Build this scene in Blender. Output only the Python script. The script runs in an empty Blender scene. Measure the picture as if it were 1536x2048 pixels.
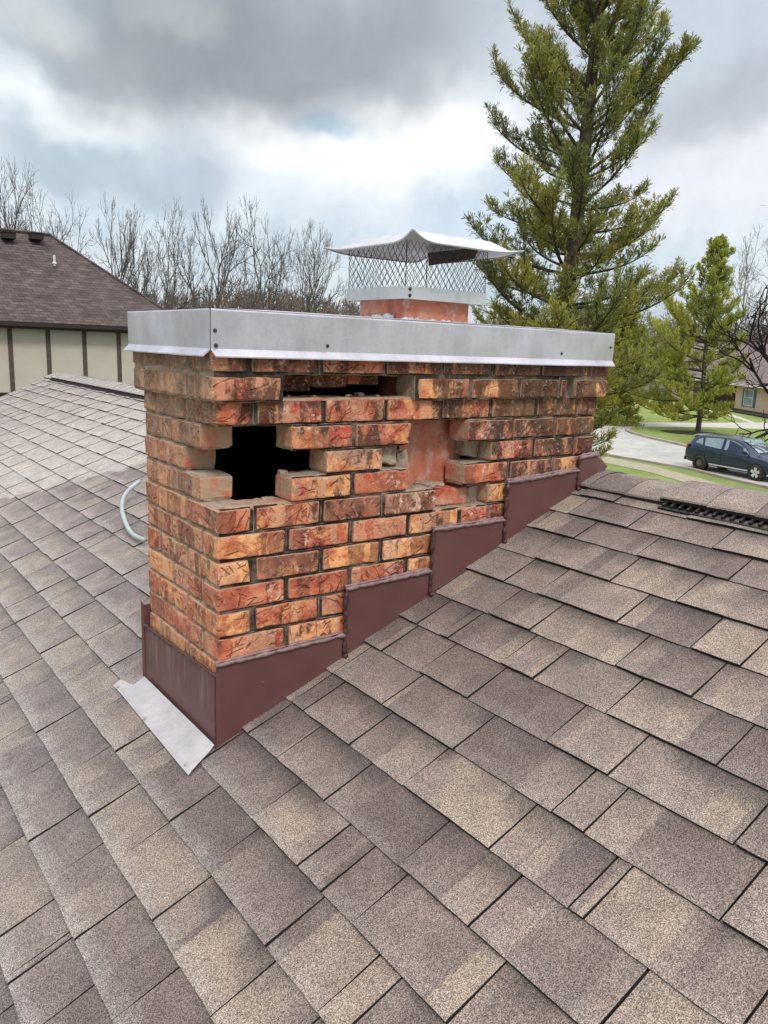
import bpy, bmesh, math, random
import numpy as np
from mathutils import Vector, Matrix, noise as mn
SC = bpy.context.scene
COL = SC.collection
# ------------------------------------------------------------------ camera
CAM = np.array([-0.81597, -1.77154, 0.19972])
YAW, PIT, ROL, FOC = 0.92716164, -0.2056415, 0.03699127, 1580.2
_f = np.array([math.cos(YAW)*math.cos(PIT), math.sin(YAW)*math.cos(PIT), math.sin(PIT)])
_r = np.cross(_f, [0, 0, 1]); _r /= np.linalg.norm(_r); _u = np.cross(_r, _f)
RR = _r*math.cos(ROL)+_u*math.sin(ROL); UU = np.cross(RR, _f)
def ray(u, v): return _f+RR*(u-768)/FOC-UU*(v-1024)/FOC
def hit(u, v, n, o):                      # a sight line met with a real plane
    d = ray(u, v); n = np.array(n, float)
    return CAM+d*(((np.array(o, float)-CAM)@n)/(d@n))
def proj(P):
    d = np.array(P)-CAM; z = d@_f
    return 768+FOC*(d@RR)/z, 1024-FOC*(d@UU)/z
cd = bpy.data.cameras.new('camera'); cam = bpy.data.objects.new('camera', cd); COL.objects.link(cam)
m3 = Matrix((tuple(RR), tuple(UU), tuple(-_f))).transposed()
cam.matrix_world = Matrix.Translation(Vector(CAM)) @ m3.to_4x4()
cd.sensor_fit = 'VERTICAL'; cd.sensor_height = 36; cd.sensor_width = 27
cd.lens = 36*FOC/2048; cd.clip_start = 0.05; cd.clip_end = 3000
SC.camera = cam
# ------------------------------------------------------------------ world and light
SUN_EL, SUN_DIR = math.radians(48), np.array([-0.30, -0.80])
SUN_AZ = math.atan2(SUN_DIR[0], SUN_DIR[1])
W = bpy.data.worlds.new('World'); SC.world = W; W.use_nodes = True
class NT:
    def __init__(s, tree): s.t = tree; s.N = tree.nodes; s.L = tree.links
    def n(s, typ, ins=None, **props):
        nd = s.N.new(typ)
        for k, v in props.items(): setattr(nd, k, v)
        for k, v in (ins or {}).items():
            sk = nd.inputs[k]
            if isinstance(v, bpy.types.NodeSocket): s.L.new(v, sk)
            else: sk.default_value = v
        return nd
    def math(s, op, a, b=0.0, c=0.0, clamp=False):
        nd = s.n('ShaderNodeMath', {0: a, 1: b, 2: c}, operation=op); nd.use_clamp = clamp; return nd.outputs[0]
    def vm(s, op, a, b=(0, 0, 0)):
        nd = s.n('ShaderNodeVectorMath', {0: a, 1: b}, operation=op)
        return nd.outputs['Value'] if op in ('LENGTH', 'DOT_PRODUCT', 'DISTANCE') else nd.outputs[0]
    def noise(s, vec, scale, detail=3, rough=0.55, dist=0.0, out='Fac'):
        return s.n('ShaderNodeTexNoise', {'Vector': vec, 'Scale': scale, 'Detail': detail, 'Roughness': rough, 'Distortion': dist}).outputs[out]
    def vor(s, vec, scale, feature='F1', out='Distance', rnd=1.0):
        return s.n('ShaderNodeTexVoronoi', {'Vector': vec, 'Scale': scale, 'Randomness': rnd}, feature=feature).outputs[out]
    def step(s, x, a, b, lo=0.0, hi=1.0):
        nd = s.n('ShaderNodeMapRange', {'Value': x, 'From Min': a, 'From Max': b, 'To Min': lo, 'To Max': hi}, interpolation_type='SMOOTHSTEP'); return nd.outputs[0]
    def mix(s, f, a, b, blend='MIX'):
        nd = s.n('ShaderNodeMix', data_type='RGBA', blend_type=blend)
        nd.clamp_factor = True
        for i, v in ((0, f), (6, a), (7, b)):
            if isinstance(v, bpy.types.NodeSocket): s.L.new(v, nd.inputs[i])
            else: nd.inputs[i].default_value = v if i == 0 else (*v, 1)[:4]
        return nd.outputs[2]
    def ramp(s, f, stops, interp='LINEAR'):
        nd = s.n('ShaderNodeValToRGB', {0: f}); cr = nd.color_ramp; cr.interpolation = interp
        while len(cr.elements) < len(stops): cr.elements.new(0.5)
        for e, (p, c) in zip(cr.elements, stops): e.position = p; e.color = (*c, 1)[:4] if not isinstance(c, float) else (c, c, c, 1)
        return nd.outputs[0]
    def sep(s, v):
        o = s.n('ShaderNodeSeparateXYZ', {0: v}).outputs; return o[0], o[1], o[2]
    def comb(s, x=0.0, y=0.0, z=0.0): return s.n('ShaderNodeCombineXYZ', {0: x, 1: y, 2: z}).outputs[0]
w = NT(W.node_tree); w.N.clear()
sky = w.n('ShaderNodeTexSky', sky_type='NISHITA', sun_disc=False, sun_elevation=SUN_EL, sun_rotation=SUN_AZ, air_density=1.3, dust_density=1.0)
dirv = w.n('ShaderNodeTexCoord').outputs['Generated']
dx, dy, dz = w.sep(dirv)
den = w.math('ADD', w.math('MAXIMUM', dz, 0.0), 0.16)
cp = w.comb(w.math('DIVIDE', dx, den), w.math('DIVIDE', dy, den), 0.0)
warp = w.vm('SUBTRACT', w.noise(dirv, 5.5, 4, 0.55, out='Color'), (0.5, 0.5, 0.5))
wd = w.vm('ADD', dirv, w.n('ShaderNodeVectorMath', {0: warp, 'Scale': 0.17}, operation='SCALE').outputs[0])
def blob(u, v, r, zs=2.2, soft=0.25):
    d = ray(u, v); d = d/np.linalg.norm(d)
    q = w.vm('MULTIPLY', w.vm('SUBTRACT', wd, tuple(d)), (1, 1, zs))
    return w.step(w.vm('LENGTH', q), r, r*soft)
fb = w.noise(cp, 1.15, 9, 0.62)
fb2 = w.noise(wd, 7.0, 7, 0.6)
col = w.n('ShaderNodeVectorMath', {0: sky.outputs[0], 'Scale': 0.11}, operation='SCALE').outputs[0]
# thin blue-grey veil with brighter cumulus breaks and dark undersides
veil = w.ramp(fb2, [(0.30, (0.46, 0.56, 0.65)), (0.48, (0.60, 0.70, 0.79)), (0.66, (0.82, 0.88, 0.92))])
col = w.mix(0.86, col, veil)
def add(col, mask, c, amt): return w.mix(w.math('MULTIPLY', mask, amt), col, c)
col = add(col, blob(640, 300, 0.22, 2.0), (0.96, 0.99, 1.02), 0.9)
col = add(col, blob(880, 250, 0.20, 2.2), (1.02, 1.04, 1.06), 0.95)
col = add(col, blob(150, 215, 0.15, 4.0), (0.90, 0.95, 0.97), 0.8)
col = add(col, blob(560, 395, 0.10, 3.0), (0.72, 0.80, 0.88), 0.6)
col = add(col, blob(1460, 340, 0.20, 2.0), (0.86, 0.87, 0.93), 0.85)
col = add(col, blob(900, 470, 0.16, 3.0), (0.66, 0.77, 0.90), 0.6)
col = add(col, blob(380, 340, 0.12, 2.6), (0.42, 0.51, 0.60), 0.75)
col = add(col, blob(120, 300, 0.13, 3.0), (0.44, 0.54, 0.61), 0.7)
col = add(col, blob(666, 243, 0.055, 2.2), (0.42, 0.60, 0.74), 0.9)
col = add(col, blob(1420, 60, 0.30, 1.8), (0.58, 0.62, 0.69), 0.6)
col = add(col, blob(1460, 200, 0.14, 2.6), (0.44, 0.48, 0.54), 0.6)
col = add(col, blob(640, -60, 0.34, 2.0), (0.42, 0.47, 0.53), 0.85)
col = add(col, blob(430, 110, 0.27, 2.5), (0.29, 0.315, 0.355), 0.9)
col = add(col, blob(700, 80, 0.20, 2.6), (0.36, 0.39, 0.44), 0.75)
col = add(col, blob(150, 110, 0.14, 2.6), (0.37, 0.40, 0.44), 0.7)
col = add(col, blob(40, 15, 0.09, 2.0), (0.60, 0.64, 0.66), 0.7)
col = add(col, blob(345, 25, 0.06, 1.6), (0.50, 0.56, 0.57), 0.6)
# fine cloud texture
col = w.mix(1.0, col, w.ramp(w.noise(wd, 22.0, 6, 0.6), [(0.25, (0.94, 0.94, 0.95)), (0.75, (1.06, 1.06, 1.05))]), 'MULTIPLY')
# the overcast is much brighter overhead, where the sun stands behind it
hi = w.step(dz, 0.42, 0.85)
col = w.mix(hi, col, (1.75, 1.78, 1.85))
low = w.step(dz, -0.02, -0.10)
col = w.mix(low, col, (0.16, 0.17, 0.13))
bg = w.n('ShaderNodeBackground', {'Color': col, 'Strength': 1.0})
w.L.new(bg.outputs[0], w.n('ShaderNodeOutputWorld').inputs[0])
sl = bpy.data.lights.new('sun', 'SUN'); sl.energy = 1.5; sl.angle = math.radians(12); sl.color = (1.0, 0.94, 0.85)
so = bpy.data.objects.new('sun', sl); COL.objects.link(so)
sd = Vector((SUN_DIR[0], SUN_DIR[1], 0)).normalized()*math.cos(SUN_EL)+Vector((0, 0, math.sin(SUN_EL)))
so.rotation_euler = sd.to_track_quat('Z', 'Y').to_euler()
SC.view_settings.view_transform = 'Standard'; SC.view_settings.look = 'None'
SC.view_settings.exposure = 0.12; SC.view_settings.gamma = 1.0
SC.render.engine = 'CYCLES'
# ------------------------------------------------------------------ helpers
def mat(name): 
    m = bpy.data.materials.new(name); m.use_nodes = True
    t = NT(m.node_tree); t.bsdf = m.node_tree.nodes['Principled BSDF']; t.m = m
    t.co = t.n('ShaderNodeTexCoord').outputs['Object']
    t.pos = t.n('ShaderNodeNewGeometry').outputs['Position']
    t.nor = t.n('ShaderNodeNewGeometry').outputs['Normal']
    return t
def fin(t, color, rough=0.8, metal=0.0, bump=None, bstr=0.3, bdist=0.01, spec=None):
    b = t.bsdf
    for k, v in (('Base Color', color), ('Roughness', rough), ('Metallic', metal)):
        if isinstance(v, bpy.types.NodeSocket): t.L.new(v, b.inputs[k])
        else: b.inputs[k].default_value = (*v, 1) if k == 'Base Color' else v
    if spec is not None: b.inputs['Specular IOR Level'].default_value = spec
    if bump is not None:
        bn = t.n('ShaderNodeBump', {'Height': bump, 'Strength': bstr, 'Distance': bdist}); t.L.new(bn.outputs[0], b.inputs['Normal'])
    return t.m
def simple(name, c, rough=0.7, metal=0.0, var=0.25, sc=8.0, bstr=0.0, spec=None):
    t = mat(name); nz = t.noise(t.pos, sc, 5, 0.6)
    lo = tuple(x*(1-var) for x in c); hi_ = tuple(min(1, x*(1+var)) for x in c)
    colr = t.ramp(nz, [(0.3, lo), (0.7, hi_)])
    return fin(t, colr, rough, metal, nz if bstr else None, bstr, 0.01, spec)
def link(name, me, m=None, parent=None, smooth=False):
    o = bpy.data.objects.new(name, me); COL.objects.link(o)
    if m is not None:
        for x in (m if isinstance(m, (list, tuple)) else [m]): me.materials.append(x)
    if parent is not None: o.parent = parent; o.matrix_parent_inverse = parent.matrix_basis.inverted() if parent.type != 'EMPTY' or True else Matrix()
    if smooth: me.shade_smooth()
    return o
def tag(o, label=None, cat=None, group=None, kind=None):
    for k, v in (('label', label), ('category', cat), ('group', group), ('kind', kind)):
        if v: o[k] = v
    return o
def thing(name, loc, label, cat, group=None):
    o = bpy.data.objects.new(name, None); COL.objects.link(o); o.location = loc; o.empty_display_size = 0.3
    o.matrix_basis = Matrix.Translation(Vector(loc))
    return tag(o, label, cat, group)
class MB:
    def __init__(s): s.v = []; s.f = []; s.mi = []; s.fa = []      # fa: per-face attribute colour
    def add(s, vs, fs, mi=0, fa=None):
        b = len(s.v); s.v += [tuple(float(c) for c in q) for q in vs]
        for f in fs: s.f.append([b+i for i in f]); s.mi.append(mi); s.fa.append(fa)
    def box(s, x0, x1, y0, y1, z0, z1, mi=0, fa=None, M=None):
        v = [(x, y, z) for x in (x0, x1) for y in (y0, y1) for z in (z0, z1)]
        if M is not None: v = [tuple(M @ Vector(q)) for q in v]
        s.add(v, [(0, 1, 3, 2), (4, 6, 7, 5), (0, 4, 5, 1), (2, 3, 7, 6), (0, 2, 6, 4), (1, 5, 7, 3)], mi, fa)
    def tube(s, pts, r, n=6, mi=0, cap=True, fa=None):
        P = [Vector(p) for p in pts]; k = len(P)
        rs = r if isinstance(r, (list, tuple)) else [r]*k
        up = Vector((0.13, 0.21, 1)).normalized(); vs = []
        for i in range(k):
            t = (P[min(i+1, k-1)]-P[max(i-1, 0)]).normalized()
            a = t.cross(up)
            if a.length < 1e-3: a = t.cross(Vector((1, 0, 0)))
            a.normalize(); b = t.cross(a)
            for j in range(n):
                an = 2*math.pi*j/n; vs.append(P[i]+(a*math.cos(an)+b*math.sin(an))*rs[i])
        fs = [(i*n+j, i*n+(j+1) % n, (i+1)*n+(j+1) % n, (i+1)*n+j) for i in range(k-1) for j in range(n)]
        if cap: fs += [tuple(range(n))[::-1], tuple((k-1)*n+j for j in range(n))]
        s.add(vs, fs, mi, fa)
    def disc(s, c, axis, r, th, n=20, mi=0, r2=None):
        c = Vector(c); ax = Vector(axis).normalized(); s.tube([c-ax*th/2, c+ax*th/2], [r, r2 or r], n, mi)
    def prism(s, poly, d, mi=0, fa=None):          # poly: 3D points, d: extrusion vector
        k = len(poly); d = Vector(d); a = [Vector(p) for p in poly]
        s.add(a+[p+d for p in a], [tuple(range(k))[::-1], tuple(range(k, 2*k))]+[(i, (i+1) % k, k+(i+1) % k, k+i) for i in range(k)], mi, fa)
    def mesh(s, name, attr=None):
        me = bpy.data.meshes.new(name); me.from_pydata(s.v, [], s.f)
        me.polygons.foreach_set('material_index', s.mi)
        if attr:
            ca = me.color_attributes.new(attr, 'FLOAT_COLOR', 'CORNER')
            dat = []
            for f, c in zip(s.f, s.fa): dat += list((c or (0, 0, 0, 1)))*len(f)
            ca.data.foreach_set('color', dat)
        me.update(); return me
    def obj(s, name, m, parent=None, attr=None, smooth=False, fix=True):
        me = s.mesh(name, attr)
        if fix:
            bm = bmesh.new(); bm.from_mesh(me); bmesh.ops.recalc_face_normals(bm, faces=bm.faces); bm.to_mesh(me); bm.free()
        return link(name, me, m, parent, smooth)
def segs_mesh(name, P0, P1, R0, R1, n=3, mats=None):
    """many tapered twigs as one mesh, vectorised"""
    P0 = np.asarray(P0, float); P1 = np.asarray(P1, float); R0 = np.asarray(R0, float); R1 = np.asarray(R1, float); k = len(P0)
    d = P1-P0; d /= np.maximum(np.linalg.norm(d, axis=1, keepdims=True), 1e-9)
    a = np.cross(d, np.array([0.3, 0.2, 0.93])); a /= np.maximum(np.linalg.norm(a, axis=1, keepdims=True), 1e-6); b = np.cross(d, a)
    V = np.zeros((k, 2*n, 3))
    for j in range(n):
        an = 2*math.pi*j/n; o = a*math.cos(an)+b*math.sin(an)
        V[:, j] = P0+o*R0[:, None]; V[:, n+j] = P1+o*R1[:, None]
    F = np.zeros((k, n, 4), int); base = (np.arange(k)*2*n)[:, None]
    for j in range(n):
        F[:, j, 0:1] = base+j; F[:, j, 1:2] = base+(j+1) % n; F[:, j, 2:3] = base+n+(j+1) % n; F[:, j, 3:4] = base+n+j
    return V.reshape(-1, 3), F.reshape(-1, 4)
def fast_mesh(name, V, F, mi=None, attr=None, acol=None):
    me = bpy.data.meshes.new(name); nv = len(V); nf = len(F); q = F.shape[1]
    me.vertices.add(nv); me.vertices.foreach_set('co', V.astype(np.float32).ravel())
    me.loops.add(nf*q); me.loops.foreach_set('vertex_index', F.astype(np.int32).ravel())
    me.polygons.add(nf); me.polygons.foreach_set('loop_start', np.arange(0, nf*q, q, dtype=np.int32))
    try: me.polygons.foreach_set('loop_total', np.full(nf, q, dtype=np.int32))
    except Exception: pass
    if mi is not None: me.polygons.foreach_set('material_index', np.asarray(mi, dtype=np.int32))
    me.update(calc_edges=True)
    if attr:
        ca = me.color_attributes.new(attr, 'FLOAT_COLOR', 'POINT'); ca.data.foreach_set('color', acol.astype(np.float32).ravel())
    return me
# ------------------------------------------------------------------ roof plane
SL = 0.434; ZR = -0.841; CS = math.sqrt(1+SL*SL)
RN = np.array([-SL, 0, 1])/CS
def roofz(x): return ZR+SL*x
def RP(x, y, h=0.0): return (x-h*SL/CS, y, ZR+SL*x+h/CS)
def on_roof(u, v): return hit(u, v, (-SL, 0, 1), (0, 0, ZR))
APX = 1.478
RAKE = 7.17; YMIN = -7.0; XEAVE = -4.2
# ------------------------------------------------------------------ materials of the roof
def shingle_mat():
    t = mat('asphalt shingles')
    at = t.n('ShaderNodeAttribute', attribute_name='tab').outputs
    ar, ag, ab = t.n('ShaderNodeSeparateColor', {0: at['Color']}).outputs[:3]
    aa = at['Alpha']
    uv = t.n('ShaderNodeUVMap', uv_map='uv').outputs[0]; u, v, _ = t.sep(uv)
    p = t.pos
    # colour blend runs along each course and does not follow the cut lines
    seed = t.math('MULTIPLY', aa, 37.0)
    ru = t.math('ADD', t.math('MULTIPLY', u, 5.6), t.math('MULTIPLY', t.noise(p, 45, 3, .7), 0.10))
    vc = t.vor(t.comb(ru, t.math('MULTIPLY', seed, 7.0), 0.0), 1.0, 'F1', 'Color')
    run = t.math('ADD', t.math('MULTIPLY', t.n('ShaderNodeSeparateColor', {0: vc}).outputs[0], 0.42), 0.29)
    run = t.math('ADD', t.math('MULTIPLY', run, 0.72), t.math('MULTIPLY', t.noise(t.comb(t.math('MULTIPLY', u, 3.4), seed, 0.0), 1.0, 2, 0.5), 0.28))
    run = t.math('ADD', t.math('MULTIPLY', run, 0.84), t.math('MULTIPLY', ar, 0.16))
    big = t.noise(p, 2.6, 3, 0.5)
    run = t.math('ADD', run, t.math('MULTIPLY', t.math('SUBTRACT', big, 0.5), 0.35))
    base = t.ramp(run, [(0.34, (0.140, 0.106, 0.097)), (0.43, (0.186, 0.143, 0.129)), (0.50, (0.226, 0.178, 0.155)), (0.58, (0.278, 0.221, 0.173)), (0.68, (0.214, 0.166, 0.150))])
    # printed dark band of granules along the head of some tabs
    edge = t.noise(p, 60, 3, 0.6)
    vv = t.math('ADD', v, t.math('MULTIPLY', t.math('SUBTRACT', edge, 0.5), 0.22))
    band = t.math('MULTIPLY', t.step(vv, 0.42, 0.97), ag)
    part = t.step(t.noise(t.comb(t.math('MULTIPLY', u, 5.0), seed, 4.0), 1.0, 1, 0.5), 0.40, 0.50)
    base = t.mix(t.math('MULTIPLY', t.math('MULTIPLY', band, part), 0.72), base, (0.060, 0.048, 0.046))
    # bright halo painted into the colour of each tab's lower lip, stronger on the left
    xx_, yy_, zz_ = t.sep(p)
    lf_ = t.step(t.math('SUBTRACT', yy_, xx_), -0.9, 1.0, 0.25, 1.0)
    lip_halo = t.math('MULTIPLY', t.step(t.math('ADD', v, t.math('MULTIPLY', t.math('SUBTRACT', t.noise(p, 22, 3), .5), .5)), 0.42, -0.05), lf_)
    base = t.mix(t.math('MULTIPLY', lip_halo, 0.55), base, (0.42, 0.385, 0.365))
    hd_ = t.math('MULTIPLY', t.step(t.math('ADD', v, t.math('MULTIPLY', t.math('SUBTRACT', t.noise(p, 9, 3), .5), .9)), 0.45, 1.15), t.step(t.noise(t.comb(t.math('MULTIPLY', u, 7.0), seed, 9.0), 1.0, 1, 0.5), 0.42, 0.60))
    base = t.mix(t.math('MULTIPLY', hd_, 0.42), base, (0.095, 0.085, 0.085))
    # paler part of the roof beyond the chimney with an uneven edge
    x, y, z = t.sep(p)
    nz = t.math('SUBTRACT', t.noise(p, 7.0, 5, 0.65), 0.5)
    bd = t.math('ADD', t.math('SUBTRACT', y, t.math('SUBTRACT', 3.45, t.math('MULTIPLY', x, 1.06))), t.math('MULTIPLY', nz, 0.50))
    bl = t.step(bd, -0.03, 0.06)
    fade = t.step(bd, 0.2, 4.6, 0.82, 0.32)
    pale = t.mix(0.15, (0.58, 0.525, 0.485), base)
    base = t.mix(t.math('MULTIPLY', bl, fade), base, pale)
    # grazing sky sheen painted in as greyer colour towards the low left side
    base = t.mix(t.step(t.math('SUBTRACT', y, x), -0.6, 1.2, 0.0, 0.42), base, (0.240, 0.218, 0.215))
    # mineral granules
    g1 = t.noise(p, 460, 2, 0.7); g2 = t.vor(p, 760, 'F1', 'Color'); gr = t.n('ShaderNodeSeparateColor', {0: g2}).outputs[0]
    gran = t.math('ADD', t.math('MULTIPLY', g1, 0.7), t.math('MULTIPLY', gr, 0.42))
    base = t.mix(1.0, base, t.ramp(gran, [(0.36, (0.30, 0.29, 0.29)), (0.50, (0.80, 0.79, 0.79)), (0.62, (1.22, 1.21, 1.20)), (0.76, (2.1, 2.05, 1.98))]), 'MULTIPLY')
    dirt = t.noise(p, 14, 5, 0.6)
    base = t.mix(1.0, base, t.ramp(dirt, [(0.3, (0.80, 0.80, 0.80)), (0.7, (1.12, 1.12, 1.12))]), 'MULTIPLY')
    h = t.math('ADD', t.math('MULTIPLY', gran, 0.5), t.math('MULTIPLY', dirt, 0.8))
    return fin(t, base, 0.88, 0.0, h, 0.55, 0.004, 0.35)
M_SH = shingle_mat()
M_ASPH = simple('asphalt edge', (0.018, 0.015, 0.014), 0.9)
M_BLACKPL = simple('black plastic', (0.012, 0.012, 0.013), 0.5)
def shingles(name, rows, heads, ylo, yhi, side=1, joints=None, parent=None, jit=0.0, seed=5):
    """one mesh of overlapping laminated tabs. rows: x of every lower edge, heads: x of the upper edge shown"""
    rnd = random.Random(seed); V = []; F = []; tab = []; uvs = []; mi = []
    for k, (xa, xb) in enumerate(zip(rows, heads)):
        js = sorted((joints or {}).get(k, []))
        cuts = []
        y = ylo+rnd.uniform(0, .2)
        fixed_lo = js[0] if js else None; fixed_hi = js[-1] if js else None
        while y < yhi:
            if js and fixed_lo-0.12 < y < fixed_hi:
                cuts += js; y = fixed_hi+rnd.uniform(.14, .32); continue
            cuts.append(y); r = rnd.random()
            y += rnd.uniform(.035, .07) if r < 0.06 else rnd.uniform(.10, .27)
        cuts = [c for c in cuts if ylo+.03 < c < yhi-.03]
        cuts = [ylo]+sorted(cuts)+[yhi]
        sd = rnd.random(); up = rnd.random() < .5
        for a, b in zip(cuts[:-1], cuts[1:]):
            up = (not up) if rnd.random() < 0.93 else up
            a += .0014; b -= .0040 if up else .0014
            lo = 0.0105 if up else 0.0065
            if not up: lo = 0.0065
            lo += rnd.uniform(-.0006, .0012)
            ny = max(1, int((b-a)/0.03)); col = (rnd.random(), rnd.choice((0.0, .35, .8, 1.0, .9)), 1.0 if up else 0.0, sd)
            e0 = 0.0012*rnd.uniform(-1, 1)
            vb = len(V)
            lift = rnd.uniform(0, .0015)
            for i in range(ny+1):
                y_ = a+(b-a)*i/ny
                if 0 < i < ny: y_ += 0
                wob = 0.0022*mn.noise(Vector((y_*22, xa*9, 1.3)))+e0*.5
                cy = 0.0012*mn.noise(Vector((xa*31, y_*1.0, 7)))
                hh = lo+lift*math.sin(i/ny*3.1)+0.001*mn.noise(Vector((y_*7, xa*5, 3)))
                for (xx, h) in ((xa+wob, hh), (xa+wob+.006, hh+.0006), ((xa+xb)/2, hh*.55+.0005), (xb+.022, 0.0012 if not up else .002)):
                    V.append(RP(xx, y_+cy, h) if side == 1 else (2*APX-RP(xx, y_, h)[0], y_+cy, RP(xx, y_, h)[2]))
                V.append(RP(xa+wob+.001, y_+cy, -0.001) if side == 1 else (2*APX-RP(xa+wob, y_, 0)[0], y_, RP(xa, y_, -.001)[2]))
            def face(idx, uvq, m=0):
                F.append([vb+q for q in idx]); uvs.extend(uvq); tab.append(col); mi.append(m)
            for i in range(ny):
                y0 = a+(b-a)*i/ny; y1 = a+(b-a)*(i+1)/ny; A = i*5; B = (i+1)*5
                for s_, (v0, v1) in enumerate(((0, .05), (.05, .5), (.5, 1.15))):
                    face((A+s_, B+s_, B+s_+1, A+s_+1), [(y0, v0), (y1, v0), (y1, v1), (y0, v1)])
                face((A+4, B+4, B, A), [(y0, 0)]*4, 1)
            for A, yy in ((0, a), (ny*5, b)):
                face((A+4, A+0, A+1, A+2), [(yy, 0)]*4, 1); face((A+4, A+2, A+3), [(yy, 0)]*3, 1)
    me = bpy.data.meshes.new(name); me.from_pydata(V, [], F); me.polygons.foreach_set('material_index', mi)
    ul = me.uv_layers.new(name='uv'); ul.data.foreach_set('uv', np.array(uvs, np.float32).ravel())
    ca = me.color_attributes.new('tab', 'FLOAT_COLOR', 'CORNER'); d = []
    for f, c in zip(F, tab): d += list(c)*len(f)
    ca.data.foreach_set('color', d); me.update()
    return link(name, me, [M_SH, M_ASPH], parent)
JOINTS = {-5: [-.253, -.232, -.111, .173], -4: [-.513, -.272, -.049, .126, .41, .674], -3: [-.658, -.373, -.137, .063, .297, .584, .872, 1.043],
 -2: [-.87, -.805, -.622, -.347, -.144, .136, .247, .494, .775, 1.069, 1.217], -1: [-.989, -.717, -.611, -.518, -.312, -.019],
 0: [-1.171, -.896, -.69, -.417, -.194], 1: [-1.321, -1.042, -1.008, -.81, -.535, -.322], 2: [-1.211, -.93, -.848, -.554, -.28],
 3: [-1.152, -.88, -.71, -.456], 4: [-1.035, -.765, -.548, -.435], 5: [-.891, -.686, -.409], 6: [-.795, -.587, -.31, -.179],
 7: [-.665, -.459, -.176], 8: [-.729, -.446, -.217], 9: [-.612, -.33, -.095]}
edges = [.066+.1285*k for k in range(-33, 9)]+[1.20, 1.305]
heads = edges[1:]+[1.40]
jmap = {k+33: v for k, v in JOINTS.items()}
house = thing('house', (0, 0, -5.2), 'house under the camera with brown laminated shingle roof that the broken chimney rises from', 'house')
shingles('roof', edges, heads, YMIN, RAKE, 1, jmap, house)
# deck, far slope, walls
HB = MB()
HB.prism([(XEAVE, YMIN, roofz(XEAVE)-.004), (APX, YMIN, roofz(APX)-.004), (2*APX-XEAVE, YMIN, roofz(XEAVE)-.004), (2*APX-XEAVE, YMIN, roofz(XEAVE)-.14), (APX, YMIN, roofz(APX)-.16), (XEAVE, YMIN, roofz(XEAVE)-.14)], (0, RAKE-YMIN, 0))
M_WOOD = simple('brown painted board', (0.05, 0.032, 0.024), 0.7)
HB.obj('roof_deck', M_WOOD, house)
e2 = [.066+.1285*k for k in range(-33, 10)]
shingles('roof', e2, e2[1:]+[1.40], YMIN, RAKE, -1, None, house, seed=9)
WB = MB()
WB.prism([(XEAVE+.5, YMIN+.3, -5.2), (2*APX-XEAVE-.5, YMIN+.3, -5.2), (2*APX-XEAVE-.5, YMIN+.3, roofz(XEAVE+.5)-.15), (APX, YMIN+.3, roofz(APX)-.18), (XEAVE+.5, YMIN+.3, roofz(XEAVE+.5)-.15)], (0, RAKE-YMIN-.6, 0))
M_STUCCO = simple('cream stucco', (0.46, 0.44, 0.375), 0.9, var=0.06, sc=3, bstr=0.1)
WB.obj('wall', M_STUCCO, house)
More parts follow.
